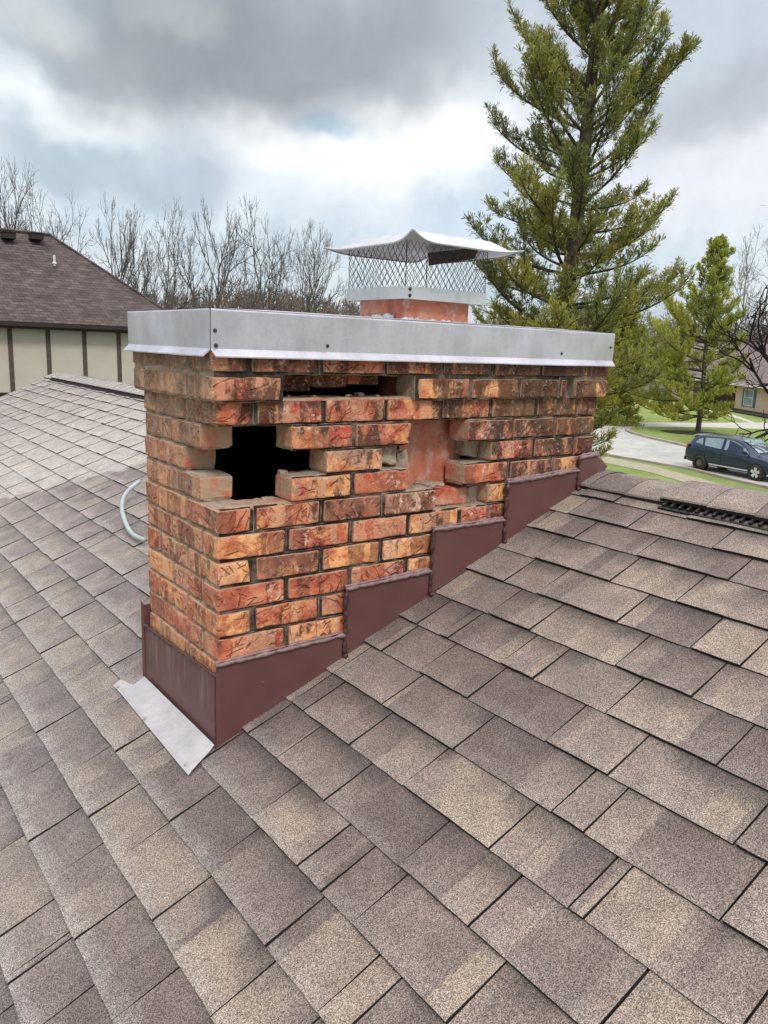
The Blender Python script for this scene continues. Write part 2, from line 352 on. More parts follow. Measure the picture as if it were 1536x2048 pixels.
# ridge cap shingles
def ridge_caps():
    rnd = random.Random(3); V = []; F = []; tab = []; uvs = []; mi = []
    y = YMIN
    n = 0
    while y < RAKE:
        L = 0.148; vent = (y+L/2 < -0.40) or (0.95 < y < 6.9)
        b = 0.030 if vent else 0.014
        c = (rnd.random(), 0.0, 0, rnd.random()); w = rnd.uniform(-.003, .003)
        base = len(V); prof = [(-.132, 0), (-.128, .004), (-.07, .003), (-.03, .0), (0, -.004), (.03, 0), (.07, .003), (.128, .004), (.132, 0)]
        sag = 0.006*mn.noise(Vector((y*2.3, 0, 0)))
        for j, (yy, hh) in enumerate(((y-.012, .0022), (y, .0020), (y+L/2, .0006), (y+L, -.001))):
            for (dx_, dh) in prof:
                x_ = APX+dx_*(1+w); xr = min(x_, 2*APX-x_)
                P = RP(xr, yy, b+hh+dh+sag*(1-abs(dx_)/.14))
                px = P[0] if x_ <= APX else 2*APX-P[0]
                if abs(dx_) < 1e-6: px = APX
                V.append((px, yy, P[2]-(0.010 if abs(dx_) < 1e-6 else .004 if abs(dx_) < .04 else 0)))
            if j == 0:
                pass
        # skirt under the low edges
        np_ = len(prof)
        for j in range(3):
            for i in range(np_-1):
                A = base+j*np_+i
                F.append([A, A+1, A+np_+1, A+np_]); tab.append(c); uvs.extend([(y+i*.03, .1)]*4); mi.append(0)
        for j in range(4):
            for s_ in (0, np_-1):
                q = V[base+j*np_+s_]; V.append((q[0]+(.004 if s_ == 0 else -.004), q[1], q[2]-(b*.35 if vent else b+.008)))
        k0 = base+4*np_
        for j in range(3):
            F.append([base+j*np_, base+(j+1)*np_, k0+2*(j+1), k0+2*j]); tab.append(c); uvs.extend([(y, 0)]*4); mi.append(1)
            F.append([base+j*np_+np_-1, base+(j+1)*np_+np_-1, k0+2*(j+1)+1, k0+2*j+1]); tab.append(c); uvs.extend([(y, 0)]*4); mi.append(1)
        # front end thickness
        b3 = len(V)
        for i in range(np_):
            q = V[base+i]; V.append((q[0], q[1]+.001, q[2]-.003))
        for i in range(np_-1):
            F.append([base+i, base+i+1, b3+i+1, b3+i]); tab.append(c); uvs.extend([(y, 0)]*4); mi.append(0)
        y += L; n += 1
    me = bpy.data.meshes.new('ridge_cap'); me.from_pydata(V, [], F); me.polygons.foreach_set('material_index', mi)
    ul = me.uv_layers.new(name='uv'); ul.data.foreach_set('uv', np.array(uvs, np.float32).ravel())
    ca = me.color_attributes.new('tab', 'FLOAT_COLOR', 'CORNER'); d = []
    for f, c in zip(F, tab): d += list(c)*len(f)
    ca.data.foreach_set('color', d); me.update()
    return link('ridge_cap', me, [M_SH, M_ASPH], house)
ridge_caps()
def ridge_vent(ya, yb, flip=False, both=True):
    b = MB()
    for sgn in (1,):
        def Q(x, y, h): return RP(x, y, h)
        def slab(x0, x1, y0, y1, h0, h1):
            b.add([Q(x, y, h) for x in (x0, x1) for y in (y0, y1) for h in (h0, h1)], [(0, 1, 3, 2), (4, 6, 7, 5), (0, 4, 5, 1), (2, 3, 7, 6), (0, 2, 6, 4), (1, 5, 7, 3)])
        slab(1.318, 1.326, ya, yb, .004, .014)
        slab(1.318, 1.41, ya, yb, .003, .007)
        slab(1.37, 1.41, ya, yb, .007, .024)
        n = int((yb-ya)/.028)
        for i in range(n):
            y = ya+(i+.5)*(yb-ya)/n
            slab(1.326, 1.372, y-.004, y+.004, .006, .021)
    return b.obj('ridge_vent', M_BLACKPL, house)
ridge_vent(YMIN+.1, -.350); ridge_vent(1.0, 6.88)
rk = MB()
for x0, x1 in ((XEAVE, APX), (APX, 2*APX-XEAVE)):
    z0 = roofz(x0 if x0 < APX and x1 <= APX else 2*APX-x0); z1 = roofz(x1 if x1 <= APX else 2*APX-x1)
    rk.prism([(x0, RAKE-.03, z0-.012), (x1, RAKE-.03, z1-.012), (x1, RAKE-.03, z1-.2), (x0, RAKE-.03, z0-.2)], (0, .045, 0))
rk.obj('rake_board', M_WOOD, house)
# ------------------------------------------------------------------ chimney
def brick_mat():
    t = mat('rustic brick')
    at = t.n('ShaderNodeAttribute', attribute_name='bc').outputs
    r, g, face = t.n('ShaderNodeSeparateColor', {0: at['Color']}).outputs[:3]
    p = t.pos; off = t.comb(t.math('MULTIPLY', r, 17.0), t.math('MULTIPLY', g, 23.0), t.math('MULTIPLY', r, 9.0))
    q = t.vm('ADD', p, off)
    red = t.ramp(t.noise(q, 16, 5, 0.65), [(0.30, (0.16, 0.045, 0.032)), (0.42, (0.38, 0.098, 0.055)), (0.55, (0.54, 0.180, 0.090)), (0.70, (0.56, 0.30, 0.19))])
    tan = t.ramp(t.noise(q, 19, 5, 0.65), [(0.30, (0.36, 0.10, 0.045)), (0.42, (0.56, 0.22, 0.09)), (0.56, (0.78, 0.46, 0.21)), (0.75, (0.66, 0.32, 0.18))])
    brn = t.ramp(t.noise(q, 15, 5, 0.65), [(0.30, (0.12, 0.045, 0.03)), (0.50, (0.25, 0.115, 0.07)), (0.70, (0.40, 0.23, 0.15))])
    c = t.mix(t.step(r, 0.44, 0.46), red, tan); c = t.mix(t.step(r, 0.72, 0.74), c, brn)
    # slurry patches of another tone on each brick
    alt = t.mix(t.step(g, 0.45, 0.55), tan, red)
    alt = t.mix(t.step(g, 0.80, 0.85), alt, (0.30, 0.24, 0.19))
    pm = t.step(t.noise(q, 15, 5, 0.65, 0.8), 0.50, 0.57)
    c = t.mix(t.math('MULTIPLY', pm, 0.72), c, alt)
    # upright bands where the kiln slurry ran to another tone
    bx_, by_, bz_ = t.sep(q)
    bh_ = t.math('ADD', t.math('MULTIPLY', t.math('ADD', bx_, by_), 17.0), t.math('MULTIPLY', t.noise(q, 20, 3, .6), 0.5))
    bcx = t.n('ShaderNodeSeparateColor', {0: t.vor(t.comb(bh_, t.math('MULTIPLY', r, 50.0), 0.0), 1.0, 'F1', 'Color')}).outputs
    c = t.mix(t.math('MULTIPLY', t.step(bcx[0], .74, .78), .55), c, (0.14, 0.065, 0.045))
    c = t.mix(t.math('MULTIPLY', t.step(bcx[1], .76, .80), .50), c, (0.66, 0.42, 0.27))
    # bark-like gouges
    wv = t.vm('SUBTRACT', t.noise(q, 9, 3, 0.6, out='Color'), (0.5, 0.5, 0.5))
    qq = t.vm('ADD', q, t.n('ShaderNodeVectorMath', {0: wv, 'Scale': 0.09}, operation='SCALE').outputs[0])
    X_, Y_, Z_ = t.sep(q); hz = t.math('ADD', X_, Y_)
    wz = t.math('MULTIPLY', t.math('SUBTRACT', t.noise(q, 12, 2), 0.5), 0.035)
    gv = 0.0
    for ang, ls, k in ((38, 7, 0), (-46, 6, 5), (80, 8, 9), (14, 6, 14)):
        ca, sa = math.cos(math.radians(ang)), math.sin(math.radians(ang))
        al = t.math('ADD', t.math('MULTIPLY', hz, ca), t.math('MULTIPLY', Z_, sa)); ac = t.math('ADD', t.math('MULTIPLY', hz, -sa), t.math('MULTIPLY', Z_, ca))
        ac = t.math('ADD', ac, wz)
        nz_ = t.noise(t.comb(t.math('MULTIPLY', al, ls), t.math('MULTIPLY', ac, 31.0), float(k)), 1.0, 1, 0.4)
        ln = t.step(t.math('ABSOLUTE', t.math('SUBTRACT', nz_, 0.5)), 0.030, 0.004)
        gate = t.step(t.noise(t.vm('ADD', q, (k, 0, k)), 13, 2, 0.5), 0.54, 0.60)
        gv = t.math('MAXIMUM', gv, t.math('MULTIPLY', ln, gate))
    gv = t.math('MULTIPLY', t.math('MULTIPLY', gv, face), t.step(g, .10, .55, .35, 1.0))
    gcol = t.mix(t.step(t.noise(q, 12, 2), 0.5, 0.55), (0.075, 0.032, 0.022), (0.26, 0.075, 0.04))
    c = t.mix(t.math('MULTIPLY', gv, 0.52), c, gcol)
    c = t.mix(t.math('MULTIPLY', face, t.step(t.noise(p, 3.7, 3), .42, .62, 0.0, .30)), c, (0.30, 0.150, 0.105))
    # lime smears and efflorescence
    wl = t.math('MULTIPLY', t.step(t.noise(p, 44, 5, 0.75), 0.54, 0.61), t.step(t.noise(p, 6.0, 2), 0.50, 0.62))
    c = t.mix(t.math('MULTIPLY', wl, 0.7), c, (0.74, 0.64, 0.56))
    # bright red paint overspray along some arrises
    rp = t.math('MULTIPLY', t.step(t.noise(p, 15, 4, 0.7), 0.57, 0.63), t.step(t.noise(p, 4.3, 1), 0.47, 0.57))
    c = t.mix(t.math('MULTIPLY', rp, 0.62), c, (0.55, 0.055, 0.035))
    # weather staining, mostly high up and to the right
    x, y, z = t.sep(p)
    sx = t.math('ADD', t.step(z, -0.12, 0.10, 0.0, 0.10), t.step(x, 0.70, 1.1, 0.0, 0.10))
    st = t.step(t.math('ADD', t.noise(t.vm('MULTIPLY', p, (1, 1, 0.55)), 12, 6, 0.7), sx), 0.54, 0.64)
    c = t.mix(t.math('MULTIPLY', st, 0.80), c, (0.030, 0.022, 0.018))
    gx, gy, gz = t.sep(p); nxx = t.sep(t.nor)[0]
    gm = t.math('MULTIPLY', t.step(nxx, -.5, -.9), t.step(t.math('ADD', gz, t.math('MULTIPLY', t.noise(p, 9, 3), .3)), -.15, .15, .18, .62))
    c = t.mix(t.math('MULTIPLY', gm, face), c, t.ramp(t.noise(p, 25, 4, .7), [(.35, (.16, .12, .085)), (.6, (.36, .29, .20))]))
    # beds, ends and broken faces carry smeared mortar
    sm = t.ramp(t.noise(p, 19, 5, 0.65), [(0.34, (0.46, 0.13, 0.09)), (0.44, (0.44, 0.24, 0.17)), (0.52, (0.40, 0.31, 0.22)), (0.75, (0.34, 0.28, 0.20))])
    c = t.mix(face, sm, c)
    c = t.mix(1.0, c, (1.24, 1.05, 0.97), 'MULTIPLY')
    hl_ = t.math('MULTIPLY', face, t.step(t.noise(q, 55, 4, .75), .56, .66))
    c = t.mix(t.math('MULTIPLY', hl_, .38), c, (0.78, 0.56, 0.42))
    hole_shade = t.step(face, -0.4, -0.6)
    c = t.mix(hole_shade, c, (0.006, 0.005, 0.005))  # inward brick faces painted black for the darkness inside the holes
    h = t.math('SUBTRACT', t.noise(q, 70, 6, 0.7), t.math('MULTIPLY', gv, 1.1))
    h = t.math('ADD', h, t.math('MULTIPLY', t.noise(q, 16, 3, 0.6), 1.2))
    return fin(t, c, 0.82, 0.0, h, 0.9, 0.006, 0.35)
def mortar_mat():
    t = mat('mortar'); p = t.pos; x, y, z = t.sep(p); nx, ny, nz = t.sep(t.nor)
    n1 = t.noise(p, 30, 6, 0.7)
    pale = t.ramp(n1, [(0.3, (0.22, 0.16, 0.115)), (0.5, (0.37, 0.29, 0.22)), (0.7, (0.52, 0.43, 0.34))])
    dark = t.ramp(n1, [(0.35, (0.020, 0.016, 0.014)), (0.55, (0.050, 0.042, 0.036)), (0.72, (0.16, 0.14, 0.12))])
    front = t.math('MULTIPLY', t.step(ny, -0.4, -0.8), t.step(y, .024, .016))
    mould = t.step(t.noise(p, 5.5, 4, 0.6), 0.36, 0.50)
    f = t.math('MULTIPLY', front, t.step(mould, 0, 1, 0.55, 1.0))
    c = t.mix(f, pale, dark)
    c = t.mix(t.math('MULTIPLY', t.step(t.noise(p, 8, 3), 0.56, 0.66), 0.22), c, (0.17, 0.16, 0.09))
    at = t.n('ShaderNodeAttribute', attribute_name='bc').outputs
    face = t.n('ShaderNodeSeparateColor', {0: at['Color']}).outputs[2]
    c = t.mix(t.step(face, -0.4, -0.6), c, (0.006, 0.005, 0.005))  # inward mortar faces get the same painted darkness
    return fin(t, c, 0.95, 0.0, n1, 1.0, 0.008, 0.2)
M_BRICK = brick_mat(); M_MORT = mortar_mat()
def rbox(mb, lo, hi, texfaces, hole_shade, r=.004, seg=.013, amp=.0013, mi=0, rg=(0, 0), fr=14, rot=None):
    """a box with worn, slightly rounded arrises; texfaces: set of faces with fired texture"""
    lo = Vector(lo); hi = Vector(hi); dim = hi-lo
    n = [max(2, int(round(dim[i]/seg))) for i in range(3)]
    def par(i, k):       # denser near the edges
        t = k/n[i]; e = min(.35, .0045/dim[i])
        if k == 0: return 0
        if k == n[i]: return 1
        return e+(1-2*e)*(k-1)/(max(1, n[i]-2)) if n[i] > 2 else .5
    sd = Vector((rg[0]*31, rg[1]*57, 3.1))
    c = (lo+hi)/2
    rc = random.Random(int(rg[0]*1e6)+int(lo.x*999)+int(lo.z*777)+int(lo.y*555)); chips = []
    if mi == 0 and texfaces:
        for _ in range(rc.choice((0, 1, 2, 3, 4))):
            cp_ = Vector([rc.choice((lo[m], hi[m])) for m in range(3)]); fa_ = rc.randrange(3)
            cp_[fa_] = rc.uniform(lo[fa_], hi[fa_]); chips.append((cp_, rc.uniform(.007, .020), rc.uniform(.25, .6)))
    for ax in range(3):
        for s in (0, 1):
            a, b = (ax+1) % 3, (ax+2) % 3
            name = '-+'[s]+'xyz'[ax]
            fl = 1.0 if name in texfaces else (-1.0 if name in hole_shade else 0.0)
            vs = []
            for i in range(n[a]+1):
                for j in range(n[b]+1):
                    q = Vector((0, 0, 0)); q[ax] = (lo, hi)[s][ax]; q[a] = lo[a]+dim[a]*par(a, i); q[b] = lo[b]+dim[b]*par(b, j)
                    nz = mn.noise((q+sd)*fr*5)
                    rr = r*(1+.55*mn.noise((q+sd)*28))
                    k = Vector([min(max(q[m], lo[m]+rr), hi[m]-rr) for m in range(3)]); d = q-k
                    if d.length > 1e-9: q2 = k+d.normalized()*rr
                    else: q2 = q
                    q2 = q2+Vector((mn.noise((q+sd)*fr), mn.noise((q+sd+Vector((9, 0, 0)))*fr), mn.noise((q+sd+Vector((0, 9, 0)))*fr)))*amp*1.6
                    q2 = q2+(d.normalized() if d.length > 1e-9 else Vector())*nz*amp
                    for cp_, cr_a, cs_ in chips:
                        dd_ = (q2-cp_).length
                        if dd_ < cr_a: q2 = q2+(c-q2).normalized()*(cr_a-dd_)*cs_
                    if rot is not None: q2 = c+rot @ (q2-c)
                    vs.append(q2)
            fs = []
            m = n[b]+1
            for i in range(n[a]):
                for j in range(n[b]):
                    f = (i*m+j, (i+1)*m+j, (i+1)*m+j+1, i*m+j+1)
                    fs.append(f if s else f[::-1])
            mb.add(vs, fs, mi, (rg[0], rg[1], fl, 1))
BK = MB(); MT = MB(); rb = random.Random(11)
BH = .0577; H = .0677
def zr(r): return -H*(r-3)
TW = .092; LX = 1.411; LY = .4975
TONE = {}                                   # brick tones read from the photo: row -> list along the front
R_, T_, B_, G_ = .22, .60, .85, .93
FT = {3: [R_, R_, R_, R_, B_, T_, B_, R_], 4: [B_, R_, R_, R_, R_, B_, T_], 5: [R_, R_, T_, R_, R_, R_, B_, R_], 6: [R_, T_, R_, R_, R_, B_, T_],
      7: [R_, R_, B_, B_, R_, T_, R_, R_], 8: [T_, R_, R_, T_, R_, R_, R_], 9: [T_, B_, T_, T_, R_, R_, R_, R_], 10: [R_, R_, R_, T_, R_, R_, R_],
      11: [T_, R_, R_, R_, R_, R_, R_, R_], 12: [R_, T_, R_, R_, R_, R_, R_], 13: [T_, R_, T_, R_, R_, R_, R_, R_]}
def brick(lo, hi, tex, hole_shade, tone=None, jitter=.0025, r=.0035):
    t = tone if tone is not None else rb.choice((R_, R_, T_, B_))
    rg = (min(.99, max(.01, t+rb.uniform(-.12, .10))), rb.random())
    j = [rb.uniform(-jitter, jitter) for _ in range(2)]
    lo = Vector(lo)+Vector((0, 0, 0)); hi = Vector(hi)
    if '-y' in tex: lo.y += j[0]; 
    if '-x' in tex: lo.x += j[1]
    rot = Matrix.Rotation(rb.uniform(-.008, .008), 3, 'Z') @ Matrix.Rotation(rb.uniform(-.006, .006), 3, 'Y')
    rbox(BK, lo, hi, tex, hole_shade, r, rg=rg, rot=rot)
    return rg
def mortar(lo, hi, hole_shade=(), seg=.018, amp=.0022):
    rbox(MT, lo, hi, (), hole_shade, .003, seg, amp, rg=(rb.random(), rb.random()), fr=24)
def cell(lo, hi, tex, hole_shade, tone=None, grow=(.005, .005), rec=.0065, jitter=.0025, up=.0052, dn=.0052):
    bl, bh = Vector(lo), Vector(hi)
    if '-y' in tex or '+y' in tex:
        bh.x -= .0035
        if '-x' not in tex: bl.x += .0035
    if '-x' in tex or '+x' in tex:
        bh.y -= .0035
        if '-y' not in tex: bl.y += .0035
    if '+x' in tex: bh.x = hi[0]
    if '+y' in tex: bh.y = hi[1]
    brick(bl, bh, tex, hole_shade, tone, jitter)
    a = Vector(lo); b = Vector(hi); e_ = .0035
    # mortar jacket, a little larger along the course, set back from the faces
    ax = 0 if ('-y' in tex and '-x' not in tex) or '+y' in tex else (1 if '-x' in tex and '-y' not in tex else None)
    if ax == 0: a.x -= grow[0]; b.x += grow[1]; a.y += rec; b.y -= .003
    elif ax == 1: a.y -= grow[0]; b.y += grow[1]; a.x += rec; b.x -= .003
    else: a.x += rec; a.y += rec; b.x += grow[1] if b.x-a.x > .15 else .004; b.y += .005
    if '+x' in tex: b.x = hi[0]-rec; a.x = lo[0]+.002
    if '+y' in tex: b.y = hi[1]-rec; a.y = lo[1]+.002
    a.z -= dn; b.z += up
    mortar(a, b, hole_shade)
MISS_F = {4: {0, 3}, 5: {0, 1, 3, 4}, 6: {0, 3}, 7: {4}}     # bricks that have fallen out of the front, by course
JUT = {(4, 2): .004, (4, 4): .010, (5, 2): .006, (5, 5): .004, (6, 1): .004, (7, 3): .005, (4, 1): .004, (6, 2): .003}
LT = {3: [T_, B_, T_], 4: [B_, B_, R_], 5: [R_, R_, R_], 6: [R_, B_, R_], 7: [B_, T_, R_], 8: [R_, B_, R_], 9: [R_, B_, T_], 10: [T_, R_, B_], 11: [R_, T_, R_],
      12: [R_, R_, T_], 13: [T_, T_, B_], 14: [T_, T_, R_]}
for r in range(3, 17):
    z0 = zr(r); z1 = z0+BH; odd = r % 2
    fr_ = [(0, .0965)]+[(.1065+.203*i, .2995+.203*i) for i in range(6)]+[(1.3245, LX)] if odd else [(.203*i, .193+.203*i) for i in range(7)]
    for i, (x0, x1) in enumerate(fr_):
        x1 = min(x1, LX)
        if z1 < roofz(x1)-.06: continue
        if i in MISS_F.get(r, ()): continue
        tone = FT.get(r, [R_]*8)[i] if i < len(FT.get(r, [R_]*8)) else R_
        jy = -JUT.get((r, i), 0.0)
        if i == 0:
            if odd: lo, hi, tex = (0, 0, z0), (TW, .193, z1), {'-x', '-y'}
            else: lo, hi, tex = (0, 0, z0), (.193, TW, z1), {'-x', '-y'}
            cell(lo, hi, tex, {'+x', '+y'}, tone)
            if 1 not in MISS_F.get(r, ()): mortar((hi[0]-.005 if not odd else .085, .010, z0-.004), (hi[0]+.016 if not odd else .112, TW-.004, z1+.004), {'+y'})
        else:
            end = i == len(fr_)-1
            ms = MISS_F.get(r, ()); gl = -.007 if i-1 in ms else .005; gr_ = -.007 if (i+1 in ms) else .005
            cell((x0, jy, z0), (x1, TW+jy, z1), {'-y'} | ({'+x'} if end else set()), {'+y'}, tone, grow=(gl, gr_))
    lf = [(.203, .396), (.406, LY)] if odd else [(.102, .295), (.305, LY)]
    for i, (y0, y1) in enumerate(lf):
        cell((0, y0, z0), (TW, y1, z1), {'-x'}, {'+x'} if not (i == 0 and r in (4, 5, 6)) else {'+x'}, grow=(-.007 if i == 0 and r in (4, 5, 6) else .005, .005), tone=LT.get(r, [R_]*3)[2-(i+1)] if i < 2 else R_)
    if z1 > roofz(LX)-.08:
        for y0, y1 in ([(.203, .396)] if odd else [(.102, .295), (.305, LY-TW-.005)]):
            cell((LX-TW, y0, z0), (LX, y1, z1), {'+x'}, {'-x'})
    for i in range(6):
        x0 = .102+.203*i+(0 if odd else .0)
        if z1 > roofz(x0+.2)-.06: cell((x0, LY-TW, z0), (min(x0+.193, LX-.0), LY, z1), {'+y'}, {'-y'})
    if z1 > roofz(LX)-.06: cell((1.32, LY-TW, z0), (LX, LY, z1), {'+y', '+x'}, {'-y', '-x'})
# thin remains of mortar left standing in the openings
mortar((.508, .030, -.128), (.575, .088, -.082), {'+y'}, .012, .006)
mortar((.86, .05, -.128), (.915, .10, -.070), {'+y'}, .012, .006)
mortar((.885, .055, -.275), (.93, .10, -.16), {'+y'}, .012, .007)
mortar((.845, .05, -.276), (.915, .10, -.225), {'+y'}, .010, .006)
rbox(BK, (.006, .008, -.219), (.308, .088, -.2085), (), ('+y',), .003, .012, .0018, rg=(.3, .6))
rbox(BK, (.17, .0, .0555), (.598, .088, .0630), (), ('+y',), .003, .012, .0018, rg=(.3, .6))
rbox(BK, (.712, .006, -.285), (.912, .09, -.2765), (), ('+y',), .003, .012, .0018, rg=(.3, .6))
mortar((.585, .045, -.142), (.630, .098, -.100), {'+y'}, .010, .005)
mortar((.80, .055, -.278), (.93, .10, -.236), {'+y'}, .010, .009)
mortar((.70, .03, -.212), (.76, .10, -.203), {'+y'}, .010, .004)
for k_ in range(15):        # crumbs of old mortar sticking to bricks around the openings
    a_ = rb.choice(((.208, -.1454, .298), (.11, -.2105, .30), (.11, -.2105, .30), (.52, -.1454, .59), (.615, -.2131, .70), (.72, -.2765, .90), (.205, .063, .58), (.205, .063, .58)))
    x_ = rb.uniform(a_[0], a_[2]); s_ = rb.uniform(.004, .011); y_ = rb.uniform(.02, .08)
    mortar((x_-s_, y_-s_, a_[1]-.002), (x_+s_, y_+s_, a_[1]+s_*.9), {'+y'}, .006, .003)
# corbelled courses one and two
C2 = [(-.022, .168), None, (.60, .80), (.81, 1.005), (1.015, 1.19), (1.20, 1.232), (1.271, LX+.022)]
C2T = [R_, 0, T_, T_, B_, T_, T_]
for i, s in enumerate(C2):
    if s is None: continue
    if i == 0: cell((-.022, -.022, .0605), (.168, .074, .116), {'-x', '-y'}, {'+y'}, R_, up=.014)
    else: cell((s[0], -.022, .0605), (s[1], .074, .116), {'-y'} | ({'+x'} if i == 6 else set()), {'+y'}, C2T[i], up=.012)
C1 = [(-.022, .070), (.080, .270), (.283, .480), (.490, .685), (.695, .887), (.897, 1.095), (1.107, 1.295), (1.305, 1.336), (1.346, LX+.022)]
C1T = [B_, B_, R_, R_, B_, R_, B_, R_, R_]
for i, s in enumerate(C1):
    cell((s[0], -.022, .130), (s[1], .074, .188), {'-y'} | ({'-x'} if i == 0 else set()) | ({'+x'} if i == 8 else set()), {'+y'}, C1T[i], dn=.006)
for row, L, Tn in ((2, [(.078, .126), (.136, .326), (.337, .5195)], [T_, T_, T_]), (1, [(.078, .174), (.184, .232), (.240, .434), (.444, .5195)], [B_, B_, B_, B_, B_])):
    za, zb = (.0605, .116) if row == 2 else (.130, .188)
    for (y0, y1), tn in zip(L, Tn): cell((-.022, y0, za), (.070, y1, zb), {'-x'}, {'+x'}, tn, up=.012 if row == 2 else .005)
    for y0, y1 in ((.08, .27), (.28, .42)): cell((LX-.07, y0, za), (LX+.022, y1, zb), {'+x'}, {'-x'})
    for i in range(7): cell((-.022+.203*i if i else .076, .4255, za), (min(LX+.022, .173+.203*i), .5195, zb), {'+y'}, {'-y'}, B_)
# inner wythe seen through the top opening
for x0, x1, z0 in ((.215, .315, .074), (.322, .43, .086), (.437, .54, .094)):
    brick((x0, .085, z0), (x1, .16, .140), {'-y'}, {'+y'}, B_)
mortar((.168, .06, .118), (.60, .17, .150), {'-z', '+y'})
chimney = thing('brick_chimney', (0.7, 0.25, -.84), 'weathered red and tan brick chimney with fallen bricks leaving dark holes in its front', 'chimney')
BK.obj('brickwork', M_BRICK, chimney, 'bc', fix=False)
MT.obj('mortar', M_MORT, chimney, 'bc', fix=False)
M_HOLESHADE = simple('hole_shade', (0.005, 0.0045, 0.004), 0.95, spec=0.05)
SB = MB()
SB.box(.10, 1.31, .398, .403, -.75, .16); SB.box(.60, .606, .17, .40, -.6, .16)  # added black panels standing in for the shade inside the chimney
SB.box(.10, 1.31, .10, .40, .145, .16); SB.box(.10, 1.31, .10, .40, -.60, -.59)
SB.obj('hole_shade_panels', M_HOLESHADE, chimney)
# clay flue
def clay():
    t = mat('terracotta flue'); p = t.pos
    c = t.ramp(t.noise(p, 9, 6, 0.65), [(0.3, (0.34, 0.09, 0.055)), (0.48, (0.50, 0.155, 0.085)), (0.62, (0.58, 0.22, 0.13)), (0.75, (0.50, 0.30, 0.22))])
    s = t.step(t.noise(t.vm('MULTIPLY', p, (1, 1, .35)), 12, 4, 0.6), 0.52, 0.66)
    c = t.mix(t.math('MULTIPLY', s, 0.55), c, (0.46, 0.30, 0.24))
    c = t.mix(t.math('MULTIPLY', t.step(t.noise(p, 21, 5, .7), .52, .62), .45), c, (0.62, 0.44, 0.38))
    c = t.mix(t.math('MULTIPLY', t.step(t.noise(p, 33, 5, .7), .56, .62), .5), c, (0.30, 0.09, 0.07))
    z = t.sep(p)[2]
    c = t.mix(t.math('MULTIPLY', t.step(t.noise(p, 14, 5, .7), .55, .62), t.step(z, -.1, -.2)), c, (0.56, 0.06, 0.03))
    return fin(t, c, 0.75, 0, t.noise(p, 60, 5, .65), 0.35, 0.004)
M_CLAY = clay()
FB = MB()
def ringbox(b, x0, x1, y0, y1, z0, z1, th, mi=0):
    b.box(x0, x1, y0, y0+th, z0, z1, mi); b.box(x0, x1, y1-th, y1, z0, z1, mi)
    b.box(x0, x0+th, y0+th, y1-th, z0, z1, mi); b.box(x1-th, x1, y0+th, y1-th, z0, z1, mi)
ringbox(FB, .640, .890, .104, .335, -.252, .352, .02)
ringbox(FB, .634, .896, .098, .341, -.80, -.262, .022)
rbox(FB, (.725, .040, -.274), (.868, .092, -.222), (), (), .004, .012, .0022, rg=(.2, .4))
fl = FB.obj('flue_liner', M_CLAY, chimney)
bv = fl.modifiers.new('b', 'BEVEL'); bv.width = .008; bv.segments = 3; bv.limit_method = 'ANGLE'
# galvanised chase cover
def galv(name, c=(0.60, 0.58, 0.635), rough=0.38, metal=0.5):
    t = mat(name); p = t.pos
    sp = t.vor(p, 130, 'F1', 'Color'); s1 = t.n('ShaderNodeSeparateColor', {0: sp}).outputs[0]
    n1 = t.noise(p, 7, 5, 0.6); st = t.noise(t.vm('MULTIPLY', p, (1, 1, .3)), 26, 4, 0.65)
    k = t.math('ADD', t.math('MULTIPLY', s1, 0.06), t.math('ADD', t.math('MULTIPLY', n1, 0.5), t.math('MULTIPLY', st, 0.34)))
    cc = t.ramp(k, [(0.3, tuple(x*.78 for x in c)), (0.5, c), (0.7, tuple(min(1, x*1.15) for x in c))])
    sc_ = t.step(t.noise(t.vm('MULTIPLY', p, (.4, .4, 3)), 30, 4, .7), .66, .72)
    cc = t.mix(t.math('MULTIPLY', sc_, .35), cc, (0.75, 0.77, 0.78))
    rg_ = t.math('ADD', t.math('MULTIPLY', n1, 0.22), rough-.1)
    return fin(t, cc, rg_, metal, t.math('ADD', t.noise(p, 3.2, 2, .5), t.math('MULTIPLY', st, .02)), 0.5, 0.05)
M_GALV = galv('galvanised steel'); M_GALV2 = galv('bright steel', (0.62, 0.63, 0.64), 0.40, 0.45)
o_ = .0290; X0, X1, Y0, Y1 = -o_, LX+o_, -o_, LY+o_; ZT, ZB = .2727, .180
CB = MB()
def skirt(b, A, Bp, out, n=26, bow=.003):
    """one folded side: top return, web, 45 degree hem"""
    A = Vector(A); Bp = Vector(Bp); out = Vector(out); d = (Bp-A)
    prof = [(.0, ZT+.0), (.0015, ZT-.004), (.0, ZB+.002), (.002, ZB), (.0165, ZB-.0145), (.0165, ZB-.0175), (.0145, ZB-.0175), (.0, ZB-.003), (-.0016, ZB), (-.0016, ZT-.003)]
    vs = []; np_ = len(prof)
    for i in range(n+1):
        t = i/n; base = A+d*t
        bend = bow*math.sin(t*math.pi)*mn.noise(Vector((t*4, A.x*3, A.y*7)))
        for j, (o, z) in enumerate(prof):
            cutm = 0
            if j in (4, 5, 6):            # hems are snipped at the corners
                if i == 0: cutm = .004
                if i == n: cutm = -.004
            web = 1.0 if j in (2, 3, 7, 8) else .3
            v = base+out*(o+bend*web)+d.normalized()*cutm; v.z = z+(.0012*mn.noise(Vector((t*9, A.x, 2.2))) if j in (4, 5, 6) else 0)
            vs.append(v)
    fs = [(i*np_+j, (i+1)*np_+j, (i+1)*np_+(j+1) % np_, i*np_+(j+1) % np_) for i in range(n) for j in range(np_)]
    fs += [tuple(range(np_)), tuple(n*np_+j for j in range(np_))[::-1]]
    b.add(vs, fs)
